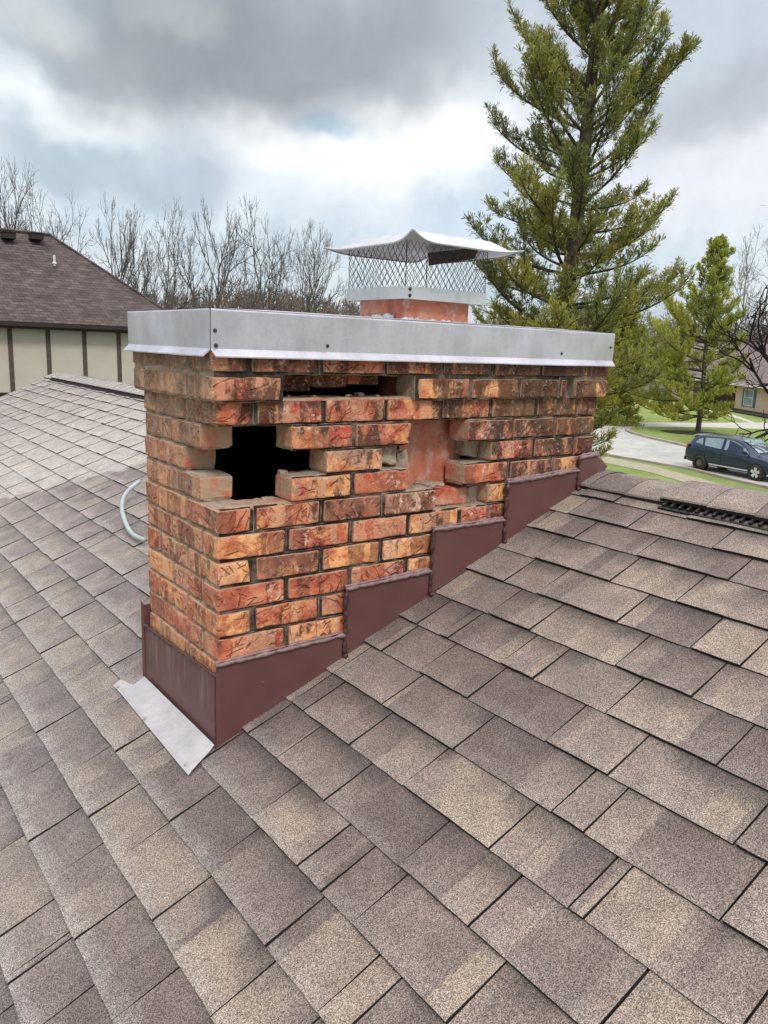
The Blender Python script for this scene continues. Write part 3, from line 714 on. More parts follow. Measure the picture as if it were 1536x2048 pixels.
skirt(CB, (X0+.002, Y0, 0), (X1, Y0, 0), (0, -1, 0)); skirt(CB, (X0, Y1, 0), (X0, Y0+.0035, 0), (-1, 0, 0), 12, .006)
skirt(CB, (X1, Y0+.002, 0), (X1, Y1, 0), (1, 0, 0), 12); skirt(CB, (X1, Y1, 0), (X0, Y1, 0), (0, 1, 0))
nx_, ny_ = 40, 14; vs = []
for i in range(nx_+1):
    for j in range(ny_+1):
        x = X0+(X1-X0)*i/nx_; y = Y0+(Y1-Y0)*j/ny_
        e = min(i, nx_-i, j*2.5, (ny_-j)*2.5)/5; vs.append((x, y, ZT+.0012+min(e, 1)*.006))
CB.add(vs, [(i*(ny_+1)+j, (i+1)*(ny_+1)+j, (i+1)*(ny_+1)+j+1, i*(ny_+1)+j+1) for i in range(nx_) for j in range(ny_)])
cover = CB.obj('metal_cover', M_GALV, chimney)
M_SCREW = simple('screw steel', (0.10, 0.095, 0.09), 0.45, 0.7)
def screw(pos, axis, r=.0030, parent=None, m=None, name='screw'):
    b = MB(); a = Vector(axis).normalized(); c = Vector(pos)
    b.tube([c, c+a*.0012], [r*1.7, r*1.6], 16); b.tube([c+a*.0012, c+a*.005], [r, r*.92], 6)
    return b.obj(name, m or M_SCREW, parent)
for (u, v) in ((430, 661), (432, 691), (655, 692), (1123, 707), (1221, 695)):
    P = hit(u, v, (0, 1, 0), (0, Y0-.0005, 0)); screw(P, (0, -1, 0), parent=cover)
# silicone where the flue passes through the cover
def bead(b, pts, r, seed=0, n=7, lump=.5):
    P = []; rs = []
    pts = [Vector(p) for p in pts]
    for a, c in zip(pts[:-1], pts[1:]):
        k = max(2, int((c-a).length/.006))
        for i in range(k): P.append(a.lerp(c, i/k))
    P.append(pts[-1])
    Q = []
    for i, p in enumerate(P):
        nz = mn.noise(p*90+Vector((seed, 0, 0))); n2 = mn.noise(p*34+Vector((0, seed, 0)))
        Q.append(p+Vector((mn.noise(p*60), 0, mn.noise(p*45+Vector((5, 5, 5)))))*r*.5); rs.append(max(r*.35, r*(1+lump*nz+lump*.8*n2)))
    b.tube(Q, rs, n)
M_SIL = simple('clear silicone', (0.55, 0.57, 0.58), 0.35, bstr=.2)
b = MB(); bead(b, [(.636, .34, ZT+.006), (.636, .099, ZT+.006), (.895, .099, ZT+.004)], .007, 1, 8, .9); bead(b, [(.634, .30, ZT+.01), (.634, .15, ZT+.012)], .010, 4, 8, .9)
b.obj('sealant', M_SIL, chimney, smooth=True)
cr_ = MB(); cr_.box(-.015, LX+.015, -.015, LY+.015, .192, .262)
cr_.obj('crown_slab', M_MORT, chimney, 'bc')
# painted step flashing
def paint_mat():
    t = mat('maroon painted flashing'); p = t.pos; n1 = t.noise(p, 5, 4, .6); x, y, z = t.sep(p); nx, ny, nz = t.sep(t.nor)
    c = t.ramp(n1, [(0.3, (0.118, 0.048, 0.045)), (0.7, (0.148, 0.064, 0.060))])
    # chalky runs below the bricks on the lower end
    run = t.math('MULTIPLY', t.step(t.noise(t.vm('MULTIPLY', p, (1, 1, .07)), 60, 3, .6), .50, .62), t.step(t.math('ADD', z, t.math('MULTIPLY', t.noise(t.vm('MULTIPLY', p, (1, 1, 0)), 30, 2), .16)), -.72, -.63))
    run = t.math('MULTIPLY', run, t.step(nx, -.5, -.9))
    c = t.mix(t.math('MULTIPLY', run, .5), c, (0.27, 0.19, 0.17))
    sp = t.step(t.noise(p, 30, 4, .7), .68, .72); c = t.mix(t.math('MULTIPLY', sp, .35), c, (.3, .2, .2))
    return fin(t, c, t.math('ADD', t.math('MULTIPLY', t.noise(p, 11, 4), .25), .30), 0.0, t.noise(p, 4, 3, .5), .35, .012, .5)
M_PAINT = paint_mat(); M_CAULK = simple('mauve caulk', (0.24, 0.155, 0.155), 0.42, var=.35, sc=50, bstr=.3); M_CAULKD = simple('dark maroon caulk', (0.07, 0.028, 0.026), 0.4, var=.35, sc=50, bstr=.3)
FZ = -.011
STEPS = [(-.013, .383, -.615, -.606), (.380, .692, -.470, -.462), (.688, .992, -.334, -.332), (.988, 1.330, -.211, -.192), (1.327, 1.426, -.150, -.142)]
for i, (xa, xb, za, zb) in enumerate(STEPS):
    b = MB(); yy = FZ-.0016*i; n = 10; V = []
    for j in range(n+1):
        x = xa+(xb-xa)*j/n; zt = za+(zb-za)*j/n
        wv = .0035*mn.noise(Vector((x*6, i*3.3, 0)))
        for z in (roofz(x)-.02, roofz(x)+.03, (roofz(x)+zt)/2, zt-.008, zt):
            k = (z-roofz(x))/(zt-roofz(x)); V.append((x, yy+wv*math.sin(max(0, k)*3.1)-(0.004 if z == zt else 0), z))
    m = 5; fs = [(a*m+c, (a+1)*m+c, (a+1)*m+c+1, a*m+c+1) for a in range(n) for c in range(m-1)]
    b.add(V, fs); o = b.obj('step_flashing', M_PAINT, chimney)
    sm = o.modifiers.new('s', 'SOLIDIFY'); sm.thickness = .0014
    cb = MB()
    bead(cb, [(xa, yy-.002, za+.003), ((xa+xb)/2, yy-.002, (za+zb)/2+.002), (xb, yy-.002, zb+.003)], .0058, i*7)
    bead(cb, [(xa, yy+.003, za+.009), (xb, yy+.003, zb+.009)], .0045, i*5+2, lump=.9)
    cb.obj('caulk_bead', M_CAULK, chimney, smooth=True)
    if i:
        cb = MB(); bead(cb, [(xa+.001, yy-.001, za+.004), (xa+.0, yy-.002, roofz(xa)+.016)], .0062, i*3+1, lump=.8)
        cb.tube([(xa, yy-.004, roofz(xa)+.012), (xa, yy-.013, roofz(xa)+.010)], [.008, .006], 8)
        cb.obj('caulk_bead', M_CAULKD, chimney, smooth=True)
# lower end: front pan, corner fold and apron on the shingles
b = MB(); n = 12; V = []
for j in range(n+1):
    y = -.010+(LY+.02)*j/n; zt = -.642-.020*(j/n)
    for z in (-.86, -.80, -.74, zt-.01, zt): V.append((-.012-.003*math.sin((z+.86)*14)*mn.noise(Vector((y*5, 1, 1)))-(.003 if z == zt else 0), y, z))
b.add(V, [(a*5+c, (a+1)*5+c, (a+1)*5+c+1, a*5+c+1) for a in range(n) for c in range(4)])
o = b.obj('front_pan', M_PAINT, chimney); o.modifiers.new('s', 'SOLIDIFY').thickness = .0014
b = MB(); b.prism([(-.0125, LY+.012, -.84), (-.018, LY+.016, -.84), (-.018, LY+.016, -.585), (-.0125, LY+.012, -.60)], (.0, .004, 0)); b.prism([(-.0125, LY+.0125, -.85), (.02, LY+.0125, -.85), (.02, LY+.0125, -.60), (-.0125, LY+.0125, -.60)], (0, .002, 0)); b.obj('corner_flashing', M_PAINT, chimney); b = MB()
b.prism([(-.016, -.014, -.85), (-.012, -.0155, -.85), (-.012, -.0155, -.628), (-.016, -.014, -.632)], (.010, 0, 0))
b.obj('corner_flashing', M_PAINT, chimney)
cb = MB(); bead(cb, [(-.014, -.012, -.640), (-.014, LY, -.662)], .0052, 9); cb.obj('caulk_bead', M_CAULKD, chimney, smooth=True)
cb = MB(); bead(cb, [(-.0165, -.0135, -.635), (-.0165, -.0135, -.845)], .0022, 10); cb.obj('caulk_bead', M_CAULKD, chimney, smooth=True)
M_APRON = galv('apron aluminium', (0.56, 0.52, 0.52), 0.42, 0.35)
ap = [(-.085, .572), (-.046, .560), (-.046, .500), (-.010, .500), (-.010, -.006), (-.063, -.022), (-.068, -.043), (-.100, -.036)]
b = MB(); top = []; 
g = 18
for i in range(g+1):
    t = i/g; y = .500-.512*t
    for j in range(7):
        s = j/6; xl = -.0885-.011*t; x = xl+(-.012-xl)*s; yy = y+(.0)*s
        if i == g: yy -= .03*(1-s)
        if i == 0 and s < .45: yy += .072
        h = .0135+.0022*mn.noise(Vector((x*25, yy*9, 0)))+(.006*s**4)
        if j == 0: h -= .002+.0016*abs(mn.noise(Vector((yy*30, 0, 0))))
        top.append(RP(x, yy, h))
b.add(top, [(a*7+c, (a+1)*7+c, (a+1)*7+c+1, a*7+c+1) for a in range(g) for c in range(6)])
o = b.obj('apron_flashing', M_APRON, chimney); o.modifiers.new('s', 'SOLIDIFY').thickness = .0012
for (x, y) in ((-.082, .545), (-.088, .30), (-.088, .0)):
    P = Vector(RP(x, y, .0145)); screw(P, RN, .0035, chimney, M_APRON, 'nail')
# small saddle of flashing behind the chimney
b = MB()
b.prism([(1.425, .02, -.215), (1.49, .0, -.182), (1.50, .25, -.178), (1.43, .35, -.14), (1.425, .05, -.145)], (0.0, 0.0, .002))
b.prism([(1.425, -.004, -.24), (1.46, .02, -.19), (1.45, .10, -.12), (1.422, .06, -.11)], (.003, 0, 0))
b.obj('saddle_flashing', M_GALV, chimney)
b = MB(); b.prism([(1.424, -.018, -.235), (1.478, -.022, -.185), (1.455, .0, -.148), (1.424, -.006, -.142)], (.0, .002, 0)); b.obj('corner_flashing', M_PAINT, chimney)
# ------------------------------------------------------------------ chimney cap on the flue
ccap = thing('chimney_cap', (.77, .22, .34), 'galvanised chimney cap with peaked sheet hood and wire mesh sides clamped over the clay flue', 'chimney cap')
cx0, cx1, cy0, cy1 = .614, .934, .074, .372
b = MB(); ringbox(b, cx0, cx1, cy0, cy1, .338, .3735, .0012); b.box(cx0+.0015, cx1-.0015, cy0+.0015, cy1-.0015, .3385, .3397) if False else None
# inward bottom lip touching the flue
b.box(cx0+.0015, .640, cy0+.0015, cy1-.0015, .3390, .3402); b.box(.890, cx1-.0015, cy0+.0015, cy1-.0015, .3390, .3402); b.box(.640, .890, cy0+.0015, .104, .3390, .3402); b.box(.640, .890, .335, cy1-.0015, .3390, .3402)
collar = b.obj('collar', M_GALV2, ccap)
for z in (.3475, .365): screw((.632, cy0-.0008, z), (0, -1, 0), .0032, ccap, M_SCREW)
M_WIRE = simple('dull wire mesh', (0.105, 0.095, 0.092), 0.5, 0.5)
def mesh_panel(A, Bp, name):
    b = MB(); A = Vector(A); Bp = Vector(Bp); d = Bp-A; L = d.length; pitch = .0250; nC = int(round(L/pitch)); rows_ = 8; zt = .3735; zb = .491; rh = (zb-zt)/rows_*1.0
    out = Vector((d.y, -d.x, 0)).normalized()
    for c in range(nC+1):
        for s in (1, -1):
            pts = []
            for r_ in range(rows_+1):
                x = c*pitch+(pitch/2*.92 if (r_ % 2 == 0) == (s > 0) else 0)*(1 if s > 0 else 1)
                x = c*pitch+((0.04 if r_ % 2 else .46) if s > 0 else (-.04 if r_ % 2 else -.46))*pitch
                x = min(max(x, 0), L)
                z = zt-.004+(zb-zt+.012)*r_/rows_
                pt = A+d*(x/L)+out*(.0012*math.sin(r_*2.1+c)+.003*mn.noise(Vector((x*14, z*14, 1)))); pt.z = z
                if r_:
                    m_ = (pts[-1]+pt)/2
                pts.append(pt)
            b.tube(pts, .0009, 4, cap=False)
    return b.obj(name, M_WIRE, ccap)
mesh_panel((cx0+.004, cy1-.004, 0), (cx0+.004, cy0+.004, 0), 'mesh_screen'); mesh_panel((cx0+.004, cy0+.004, 0), (cx1-.004, cy0+.004, 0), 'mesh_screen')
mesh_panel((cx1-.004, cy0+.004, 0), (cx1-.004, cy1-.004, 0), 'mesh_screen'); mesh_panel((cx1-.004, cy1-.004, 0), (cx0+.004, cy1-.004, 0), 'mesh_screen')
hx0, hx1, hy0, hy1 = .556, .985, -.024, .425
def hoodz(s, t):
    """s,t in 0..1 across the sheet; pinched ridge along the near-far diagonal"""
    d = abs(s-t)/1.414; along = abs(s+t-1)
    e = min(s, 1-s, t, 1-t); q = min(1, e/.20); ramp_ = q*q*(3-2*q)
    corner = math.exp(-(d/.06)**1.5)*along**.7
    d2 = abs(s+t-1)/1.414; c2 = math.exp(-(d2/.09)**1.6)*abs(s-t)*.35
    k = max(ramp_, .76*corner, c2)
    return .4845+.037*k+.008*min(1, e/.5)
b = MB(); n = 64; V = []
for i in range(n+1):
    for j in range(n+1): V.append((hx0+(hx1-hx0)*i/n, hy0+(hy1-hy0)*j/n, hoodz(i/n, j/n)))
b.add(V, [(i*(n+1)+j, (i+1)*(n+1)+j, (i+1)*(n+1)+j+1, i*(n+1)+j+1) for i in range(n) for j in range(n)])
# rolled drip lip round the edge
ed = [(i, 0) for i in range(n)]+[(n, j) for j in range(n)]+[(n-i, n) for i in range(n)]+[(0, n-j) for j in range(n)]
V = []; K = len(ed)
for (i, j) in ed:
    s, t = i/n, j/n; x = hx0+(hx1-hx0)*s; y = hy0+(hy1-hy0)*t; z = hoodz(s, t); V += [(x, y, z), (x+(.002 if s == 0 else -.002 if s == 1 else 0), y+(.002 if t == 0 else -.002 if t == 1 else 0), z-.004)]
b.add(V, [(2*i, 2*((i+1) % K), 2*((i+1) % K)+1, 2*i+1) for i in range(K)])
hood = b.obj('hood', M_GALV2, ccap); hood.modifiers.new('s', 'SOLIDIFY').thickness = .0013; hood.data.shade_smooth()
M_HOODSHADE = simple('dark hood shade', (0.10, 0.075, 0.07), .5, .4)
b = MB()   # flat straps that carry the hood
for (x, y, dx_, dy_) in ((cx1-.012, cy0+.07, 0, .12), (cx0+.012, cy1-.14, 0, .10)):
    b.prism([(x, y, .37), (x, y+dy_, .37), (x, y+dy_, .515), (x, y, .515)], (.0015, 0, 0))
b2 = MB(); b2.prism([(cx1-.008, .13, .478), (cx1-.008, .35, .470), (cx1-.008, .36, .512), (cx1-.008, .11, .512)], (-.0015, 0, 0))  # added dark plate standing in for the shade under the hood
b2.obj('hood_shade_plate', M_HOODSHADE, ccap)
# ------------------------------------------------------------------ hose loop by the chimney
M_HOSE = simple('pale grey hose', (0.36, 0.42, 0.41), 0.45, var=.12, sc=20)
b = MB(); hp = []
ctrl = [on_roof(330, 950), on_roof(290, 985), on_roof(262, 1012), on_roof(256, 1045), on_roof(268, 1078), on_roof(300, 1096), on_roof(345, 1110)]
ctrl = [Vector(RP(c[0], c[1], .016+(.05 if i in (1, 2, 3) else .02))) for i, c in enumerate(ctrl)]
for i in range(1, len(ctrl)-2):
    for k in range(8):
        t = k/8; p0, p1, p2, p3 = ctrl[i-1:i+3]
        hp.append(.5*((2*p1)+(p2-p0)*t+(2*p0-5*p1+4*p2-p3)*t*t+(3*p1-p0-3*p2+p3)*t**3))
b.tube(hp, .0105, 10)
tag(b.obj('hose', M_HOSE, None, smooth=True), 'pale grey hose curling out on the shingles behind the left side of the chimney', 'hose')
# ------------------------------------------------------------------ ground, road, lawns
GZ = -5.2
def G(u, v, z=GZ): P = hit(u, v, (0, 0, 1), (0, 0, z)); return (P[0], P[1])
def struct(o): o['kind'] = 'structure'; return o
def sheet(name, pts, z, m, th=0.0):
    b = MB()
    if th: b.prism([(x, y, z) for x, y in pts], (0, 0, th))
    else: b.add([(x, y, z) for x, y in pts], [tuple(range(len(pts)))])
    return struct(b.obj(name, m))
def grass_mat(name, a, bb, c):
    t = mat(name); p = t.pos
    k = t.math('ADD', t.math('MULTIPLY', t.noise(p, .35, 4, .6), .45), t.math('ADD', t.math('MULTIPLY', t.noise(p, 3.2, 5, .7), .30), t.math('MULTIPLY', t.noise(t.vm('MULTIPLY', p, (1, 1, 1)), 22, 3, .7), .25)))
    return fin(t, t.ramp(k, [(0.34, a), (0.5, bb), (0.66, c)]), .9, 0, t.noise(p, 25, 4, .7), .8, .05, .2)
M_GRASS = grass_mat('lawn', (0.12, 0.155, 0.040), (0.215, 0.275, 0.070), (0.33, 0.37, 0.13))
M_CONC = simple('pale concrete', (0.46, 0.425, 0.38), .9, var=.12, sc=1.2)
M_PATH = simple('worn concrete path', (0.34, 0.30, 0.21), .9, var=.2, sc=2.5)
M_KERB = simple('kerb concrete', (0.36, 0.30, 0.25), .9, var=.2, sc=1.5)
def road_mat():
    t = mat('weathered road'); p = t.pos
    c = t.ramp(t.noise(p, .6, 6, .65), [(0.3, (0.36, 0.35, 0.32)), (0.7, (0.50, 0.485, 0.455))])
    w_ = t.n('ShaderNodeVectorMath', {0: t.noise(p, 1.2, 3, out='Color'), 'Scale': .5}, operation='SCALE').outputs[0]
    ck = t.step(t.vor(t.vm('ADD', p, w_), .55, 'DISTANCE_TO_EDGE'), .022, .006)
    ck = t.math('MULTIPLY', ck, t.step(t.noise(p, .8, 2), .42, .55))
    c = t.mix(t.math('MULTIPLY', ck, .45), c, (.12, .12, .11))
    return fin(t, c, .9, 0, t.noise(p, 40, 3), .3, .01)
M_ROAD = road_mat()
b = MB(); N_ = 40; R_G = 900.0
vs = [(-R_G+2*R_G*i/N_, -R_G+2*R_G*j/N_, GZ) for i in range(N_+1) for j in range(N_+1)]
b.add(vs, [(i*(N_+1)+j, (i+1)*(N_+1)+j, (i+1)*(N_+1)+j+1, i*(N_+1)+j+1) for i in range(N_) for j in range(N_)])
struct(b.obj('ground', M_GRASS))
near = [G(1120, 897), G(1185, 906), G(1270, 920), G(1385, 940), G(1460, 959), G(1536, 976), G(1700, 1010)]
far = [G(1700, 948), G(1536, 918), G(1450, 909), G(1376, 896), G(1330, 885), G(1290, 876), G(1262, 868), G(1250, 862), G(1252, 860)]
side = [G(1260, 858), G(1300, 856), G(1400, 857), G(1536, 861), G(1700, 866), G(1700, 846), G(1536, 845.5), G(1400, 846), G(1300, 845), G(1190, 842.5), G(1100, 841)]
sheet('road', near+far+side, GZ+.02, M_ROAD)
dr = [G(1262, 858.2), G(1300, 856.4), G(1400, 857.4), G(1536, 861.4), G(1700, 866.4), G(1700, 846.4), G(1536, 846), G(1400, 846.4), G(1300, 845.4), G(1230, 844)]
sheet('side_road', dr, GZ+.03, M_CONC)
def strip(name, pts, wdt, z, hgt, m, sgn=1):
    b = MB(); P = [Vector((x, y, 0)) for x, y in pts]; L = []; Rr = []
    for i, p in enumerate(P):
        t = (P[min(i+1, len(P)-1)]-P[max(0, i-1)]).normalized(); nrm = Vector((-t.y, t.x, 0))*sgn
        L.append(p); Rr.append(p+nrm*wdt)
    V = []
    for a, c in zip(L, Rr): V += [(a.x, a.y, z), (a.x, a.y, z+hgt), (c.x, c.y, z+hgt), (c.x, c.y, z)]
    b.add(V, [(i*4+j, (i+1)*4+j, (i+1)*4+(j+1) % 4, i*4+(j+1) % 4) for i in range(len(P)-1) for j in range(4)]+[(0, 1, 2, 3), tuple(len(V)-4+k for k in (3, 2, 1, 0))])
    return struct(b.obj(name, m))
strip('kerb', far, .30, GZ-.02, .17, M_KERB, -1)
isl = far[::-1]+[G(1700, 948), G(1700, 866), G(1536, 861), G(1400, 857), G(1300, 856), G(1260, 858.5)]
cxy = np.mean(np.array(isl), axis=0)
sheet('island_lawn', [tuple(np.array(p)*.992+cxy*.008) for p in isl], GZ+.005, M_GRASS, .12)
strip('kerb', near, .22, GZ-.02, .13, M_KERB, -1)
sheet('pavement', [G(1150, 905), G(1215, 914), G(1300, 931), G(1400, 957), G(1470, 978), G(1536, 1002), G(1640, 1050), G(1580, 1052), G(1480, 1000), G(1400, 974), G(1300, 945), G(1215, 927), G(1150, 918)], GZ+.016, M_PATH)
wk = [G(1400, 815), G(1440, 822), G(1480, 834), G(1512, 846), G(1500, 846), G(1470, 836), G(1432, 826), G(1396, 819)]
sheet('garden_path', wk, GZ+.016, M_CONC)
M_MULCH = simple('dark bark mulch', (0.016, 0.012, 0.010), .95, var=.5, sc=12, bstr=.5)
mc = np.array(G(1385, 869)); ml = np.array(G(1322, 866)); mr_ = np.array(G(1452, 873))
b = MB(); ring = []; ax1 = (mr_-ml)/2; ax1 = ax1; ax2 = np.array([-ax1[1], ax1[0]])/np.linalg.norm(ax1)*1.75; mc = (mr_+ml)/2
for i in range(40):
    a = 2*math.pi*i/40; k = 1+.05*math.sin(5*a); p = mc+ax1*math.cos(a)*k+ax2*math.sin(a)*k; ring.append((p[0], p[1], GZ+.13))
b.add(ring+[(mc[0], mc[1], GZ+.27)], [(i, (i+1) % 40, 40) for i in range(40)])
struct(b.obj('mulch_bed', M_MULCH))
# ------------------------------------------------------------------ trees
def bark(name, c): 
    t = mat(name); p = t.pos
    return fin(t, t.ramp(t.noise(t.vm('MULTIPLY', p, (1, 1, .35)), 9, 5, .65), [(0.3, tuple(x*.6 for x in c)), (0.7, tuple(x*1.35 for x in c))]), .95, 0, t.noise(p, 30, 4), .6, .02, .2)
M_BARK = bark('pine bark', (0.085, 0.068, 0.052)); M_BARE = bark('grey bark', (0.13, 0.112, 0.10)); M_TWIG = bark('twig bark', (0.165, 0.130, 0.108))
M_PALEB = bark('pale bark', (0.24, 0.215, 0.185)); M_WOODS = bark('far branches', (0.185, 0.145, 0.125)); M_DARKB = bark('dark bark', (0.03, 0.022, 0.02))
def needle_mat(name, a, bb, c):
    t = mat(name); at = t.n('ShaderNodeAttribute', attribute_name='nc').outputs
    r, g, _ = t.n('ShaderNodeSeparateColor', {0: at['Color']}).outputs[:3]
    k = t.math('ADD', t.math('MULTIPLY', r, .45), t.math('MULTIPLY', g, .55))
    cc = t.ramp(k, [(0.15, a), (0.5, bb), (0.85, c)])
    fin(t, cc, .6, 0, spec=.3)
    tr = t.n('ShaderNodeBsdfTranslucent', {'Color': cc}); mx = t.n('ShaderNodeMixShader', {0: .35, 1: t.bsdf.outputs[0], 2: tr.outputs[0]})
    out = [n for n in t.N if n.type == 'OUTPUT_MATERIAL'][0]; t.L.new(mx.outputs[0], out.inputs[0]); return t.m
M_NEED = needle_mat('pine needles', (0.095, 0.130, 0.060), (0.235, 0.255, 0.070), (0.54, 0.46, 0.085))
M_NEED2 = needle_mat('yellow green needles', (0.16, 0.20, 0.045), (0.36, 0.38, 0.075), (0.60, 0.54, 0.11))
def norm(v): return v/max(1e-9, np.linalg.norm(v))
def pine(name, base, H, Rmax, seed, label, tuft=.17, nb=5, gap=.55, low=.0, lean=(0, 0), m=M_NEED, prof=None, dens=1.0, blades=8, yellow=0.0, group=None, wid=.03, side=None):
    rg = np.random.default_rng(seed); base = np.array(base, float)
    S0, S1, Q0, Q1 = [], [], [], []      # wood
    TP, TD, TC, TS = [], [], [], []      # tufts
    def tr(h): return base+np.array([lean[0]*h+.12*math.sin(h*.55+seed), lean[1]*h+.10*math.cos(h*.47+seed), h])
    r0 = .014*H
    T0, T1, TR0, TR1 = [], [], [], []
    hs = np.linspace(0, H, 40)
    for a, c in zip(hs[:-1], hs[1:]):
        T0.append(tr(a)); T1.append(tr(c)); TR0.append(r0*(1-a/H)**.8+.012); TR1.append(r0*(1-c/H)**.8+.012)
    h = H*low; 
    while h < H*.985:
        f = h/H; k = nb+int(rg.integers(-1, 2)); ph0 = rg.uniform(0, 6.28)
        for j in range(k):
            ph = ph0+2*math.pi*j/k+rg.normal(0, .22); hh = h+rg.normal(0, .10)
            if hh > H*.99: continue
            L = (prof(f) if prof else Rmax*min(1, (1-f)*1.25+.03)**.85*(1.0 if f > .12 else .8))*rg.uniform(.52, 1.08)
            if side is not None: L *= side(ph, f)
            el0 = math.radians(-8+66*f**1.35+rg.normal(0, 7)); el1 = el0+math.radians(28+18*(1-f))
            n = 9; P = tr(hh); pts = [P]; hd = np.array([math.cos(ph), math.sin(ph), 0]); bend = rg.normal(0, .12)
            for i in range(n):
                e = el0+(el1-el0)*(i/n)**1.8; ph2 = ph+bend*i/n; d = np.array([math.cos(ph2)*math.cos(e), math.sin(ph2)*math.cos(e), math.sin(e)])
                P = P+d*L/n; pts.append(P)
            rb0 = .012+.016*L*(.6+.4*(1-f))
            bc = np.clip(rg.normal(.34+yellow*(1-f)**1.3, .17), 0, 1)
            for i in range(n):
                S0.append(pts[i]); S1.append(pts[i+1]); Q0.append(rb0*(1-i/n)**.8+.007); Q1.append(rb0*(1-(i+1)/n)**.8+.007)
            ns = max(3, int(L*4.2*dens)); st = .28 if f < .6 else .12
            for q in range(ns):
                t = st+(1-st)*(q+rg.random())/ns; ii = min(n-1, int(t*n)); fr = t*n-ii; B = pts[ii]*(1-fr)+pts[ii+1]*fr; dd = norm(pts[ii+1]-pts[ii])
                sgn = rg.choice((-1, 1)); a = rg.uniform(.45, 1.0)*sgn
                l2 = L*.40*(1-t*.72)*rg.uniform(.5, 1.15)+.10
                sd = np.array([dd[0]*math.cos(a)-dd[1]*math.sin(a), dd[0]*math.sin(a)+dd[1]*math.cos(a), dd[2]+rg.uniform(-.12, .75)]); sd = norm(sd)
                p = B; m_ = max(2, int(l2/.16)); prev = B
                for i2 in range(m_):
                    sd = norm(sd+np.array([0, 0, .10])+rg.normal(0, .09, 3)); nx = prev+sd*l2/m_
                    S0.append(prev); S1.append(nx); Q0.append(.010); Q1.append(.007)
                    for z in range(2 if i2 else 1):
                        TP.append(prev+(nx-prev)*rg.random()+rg.normal(0, .02, 3)); TD.append(norm(sd*.8+np.array([0, 0, .75])+rg.normal(0, .38, 3))); TC.append(bc); TS.append(rg.uniform(.7, 1.15))
                    prev = nx
                TP.append(prev); TD.append(norm(sd+np.array([0, 0, .55]))); TC.append(bc); TS.append(1.2)
            for z in range(4): TP.append(pts[-1]-(pts[-1]-pts[-2])*z*.4); TD.append(norm(dd+np.array([0, 0, .7])+rg.normal(0, .25, 3))); TC.append(bc); TS.append(1.25)
        h += gap*rg.uniform(.75, 1.25)*(1.0 if f < .7 else .8)
    for z in range(6): TP.append(tr(H)); TD.append(norm(np.array([0, 0, 1.])+rg.normal(0, .3, 3))); TC.append(.3); TS.append(1.3)
    TP = np.array(TP); TD = np.array(TD); TC = np.array(TC); TS = np.array(TS); K = len(TP)
    # each tuft: a spray of narrow tapering needle blades
    V = np.zeros((K, blades, 3, 3)); 
    d = TD[:, None, :]+rg.normal(0, .52, (K, blades, 3)); d /= np.linalg.norm(d, axis=2, keepdims=True)
    sdv = np.cross(d, rg.normal(0, 1, (K, blades, 3))); sdv /= np.linalg.norm(sdv, axis=2, keepdims=True)
    Ln = tuft*TS[:, None]*rg.uniform(.7, 1.15, (K, blades)); wd_ = wid*rg.uniform(.7, 1.2, (K, blades))
    o = TP[:, None, :]
    V[:, :, 0] = o+sdv*wd_[..., None]*.35+d*.2*wd_[..., None]; V[:, :, 1] = o+d*Ln[..., None]+sdv*wd_[..., None]*.5; V[:, :, 2] = o+d*Ln[..., None]*.86-sdv*wd_[..., None]*.5
    V = V.reshape(-1, 3); F = np.arange(len(V)).reshape(-1, 3)
    colr = np.zeros((K, blades, 3, 4)); colr[..., 0] = TC[:, None, None]; colr[..., 1] = rg.random((K, blades, 1)); colr[..., 3] = 1
    root = thing(name, tuple(base), label, 'tree', group)
    tv, tf = segs_mesh('t', T0, T1, TR0, TR1, 10); link('trunk', fast_mesh('trunk', tv, tf), M_BARK, root)
    wv, wf = segs_mesh('b', S0, S1, Q0, Q1, 3); link('branches', fast_mesh('branches', wv, wf), M_BARK, root)
    link('needles', fast_mesh('needles', V, F, attr='nc', acol=colr.reshape(-1, 4)), m, root)
    return root
def at(u, v, dist):
    d = ray(u, v); P = CAM+d*dist/math.hypot(d[0], d[1]); return P
def ground_at(u, dist):
    P = at(u, 700, dist); return (P[0], P[1], GZ)
# big white pine behind the chimney
def bigprof(f): return float(np.interp(f, [0, .1, .15, .2, .25, .30, .40, .50, .60, .70, .80, .90, 1], [1.2, 1.7, 2.1, 2.5, 3.5, 3.6, 3.1, 2.9, 2.6, 2.4, 2.2, 1.8, .3]))
pb = at(1097, 700, 22.0)
pine('pine_tree', (pb[0], pb[1], GZ), 19.8, 3.4, 4, 'tall white pine with upswept tiers of dark green needles rising behind the metal chimney cap', tuft=.18, nb=6, gap=.56, low=.11, prof=bigprof, yellow=.55, dens=1.9, blades=11, wid=.022, lean=(.034, -.030))
p2 = G(1393, 866)
pine('pine_tree', (p2[0], p2[1], GZ+.1), 13.4, 3.6, 8, 'smaller yellow-green pine standing in the dark mulch bed beyond the parked car', tuft=.33, nb=6, gap=.62, low=.085, m=M_NEED2, yellow=.3, dens=.72, blades=9, wid=.055, prof=lambda f: float(np.interp(f, [0, .12, .3, .45, .6, .75, .9, 1], [2.9, 4.0, 4.5, 4.2, 2.6, 1.8, 1.3, .3])), side=lambda ph, f: (1-.42*max(0, math.cos(ph)*RR[0]+math.sin(ph)*RR[1])+.38*max(0, -math.cos(ph)*RR[0]-math.sin(ph)*RR[1]) if f < .5 else 1))
p3 = at(1240, 700, 68.0)
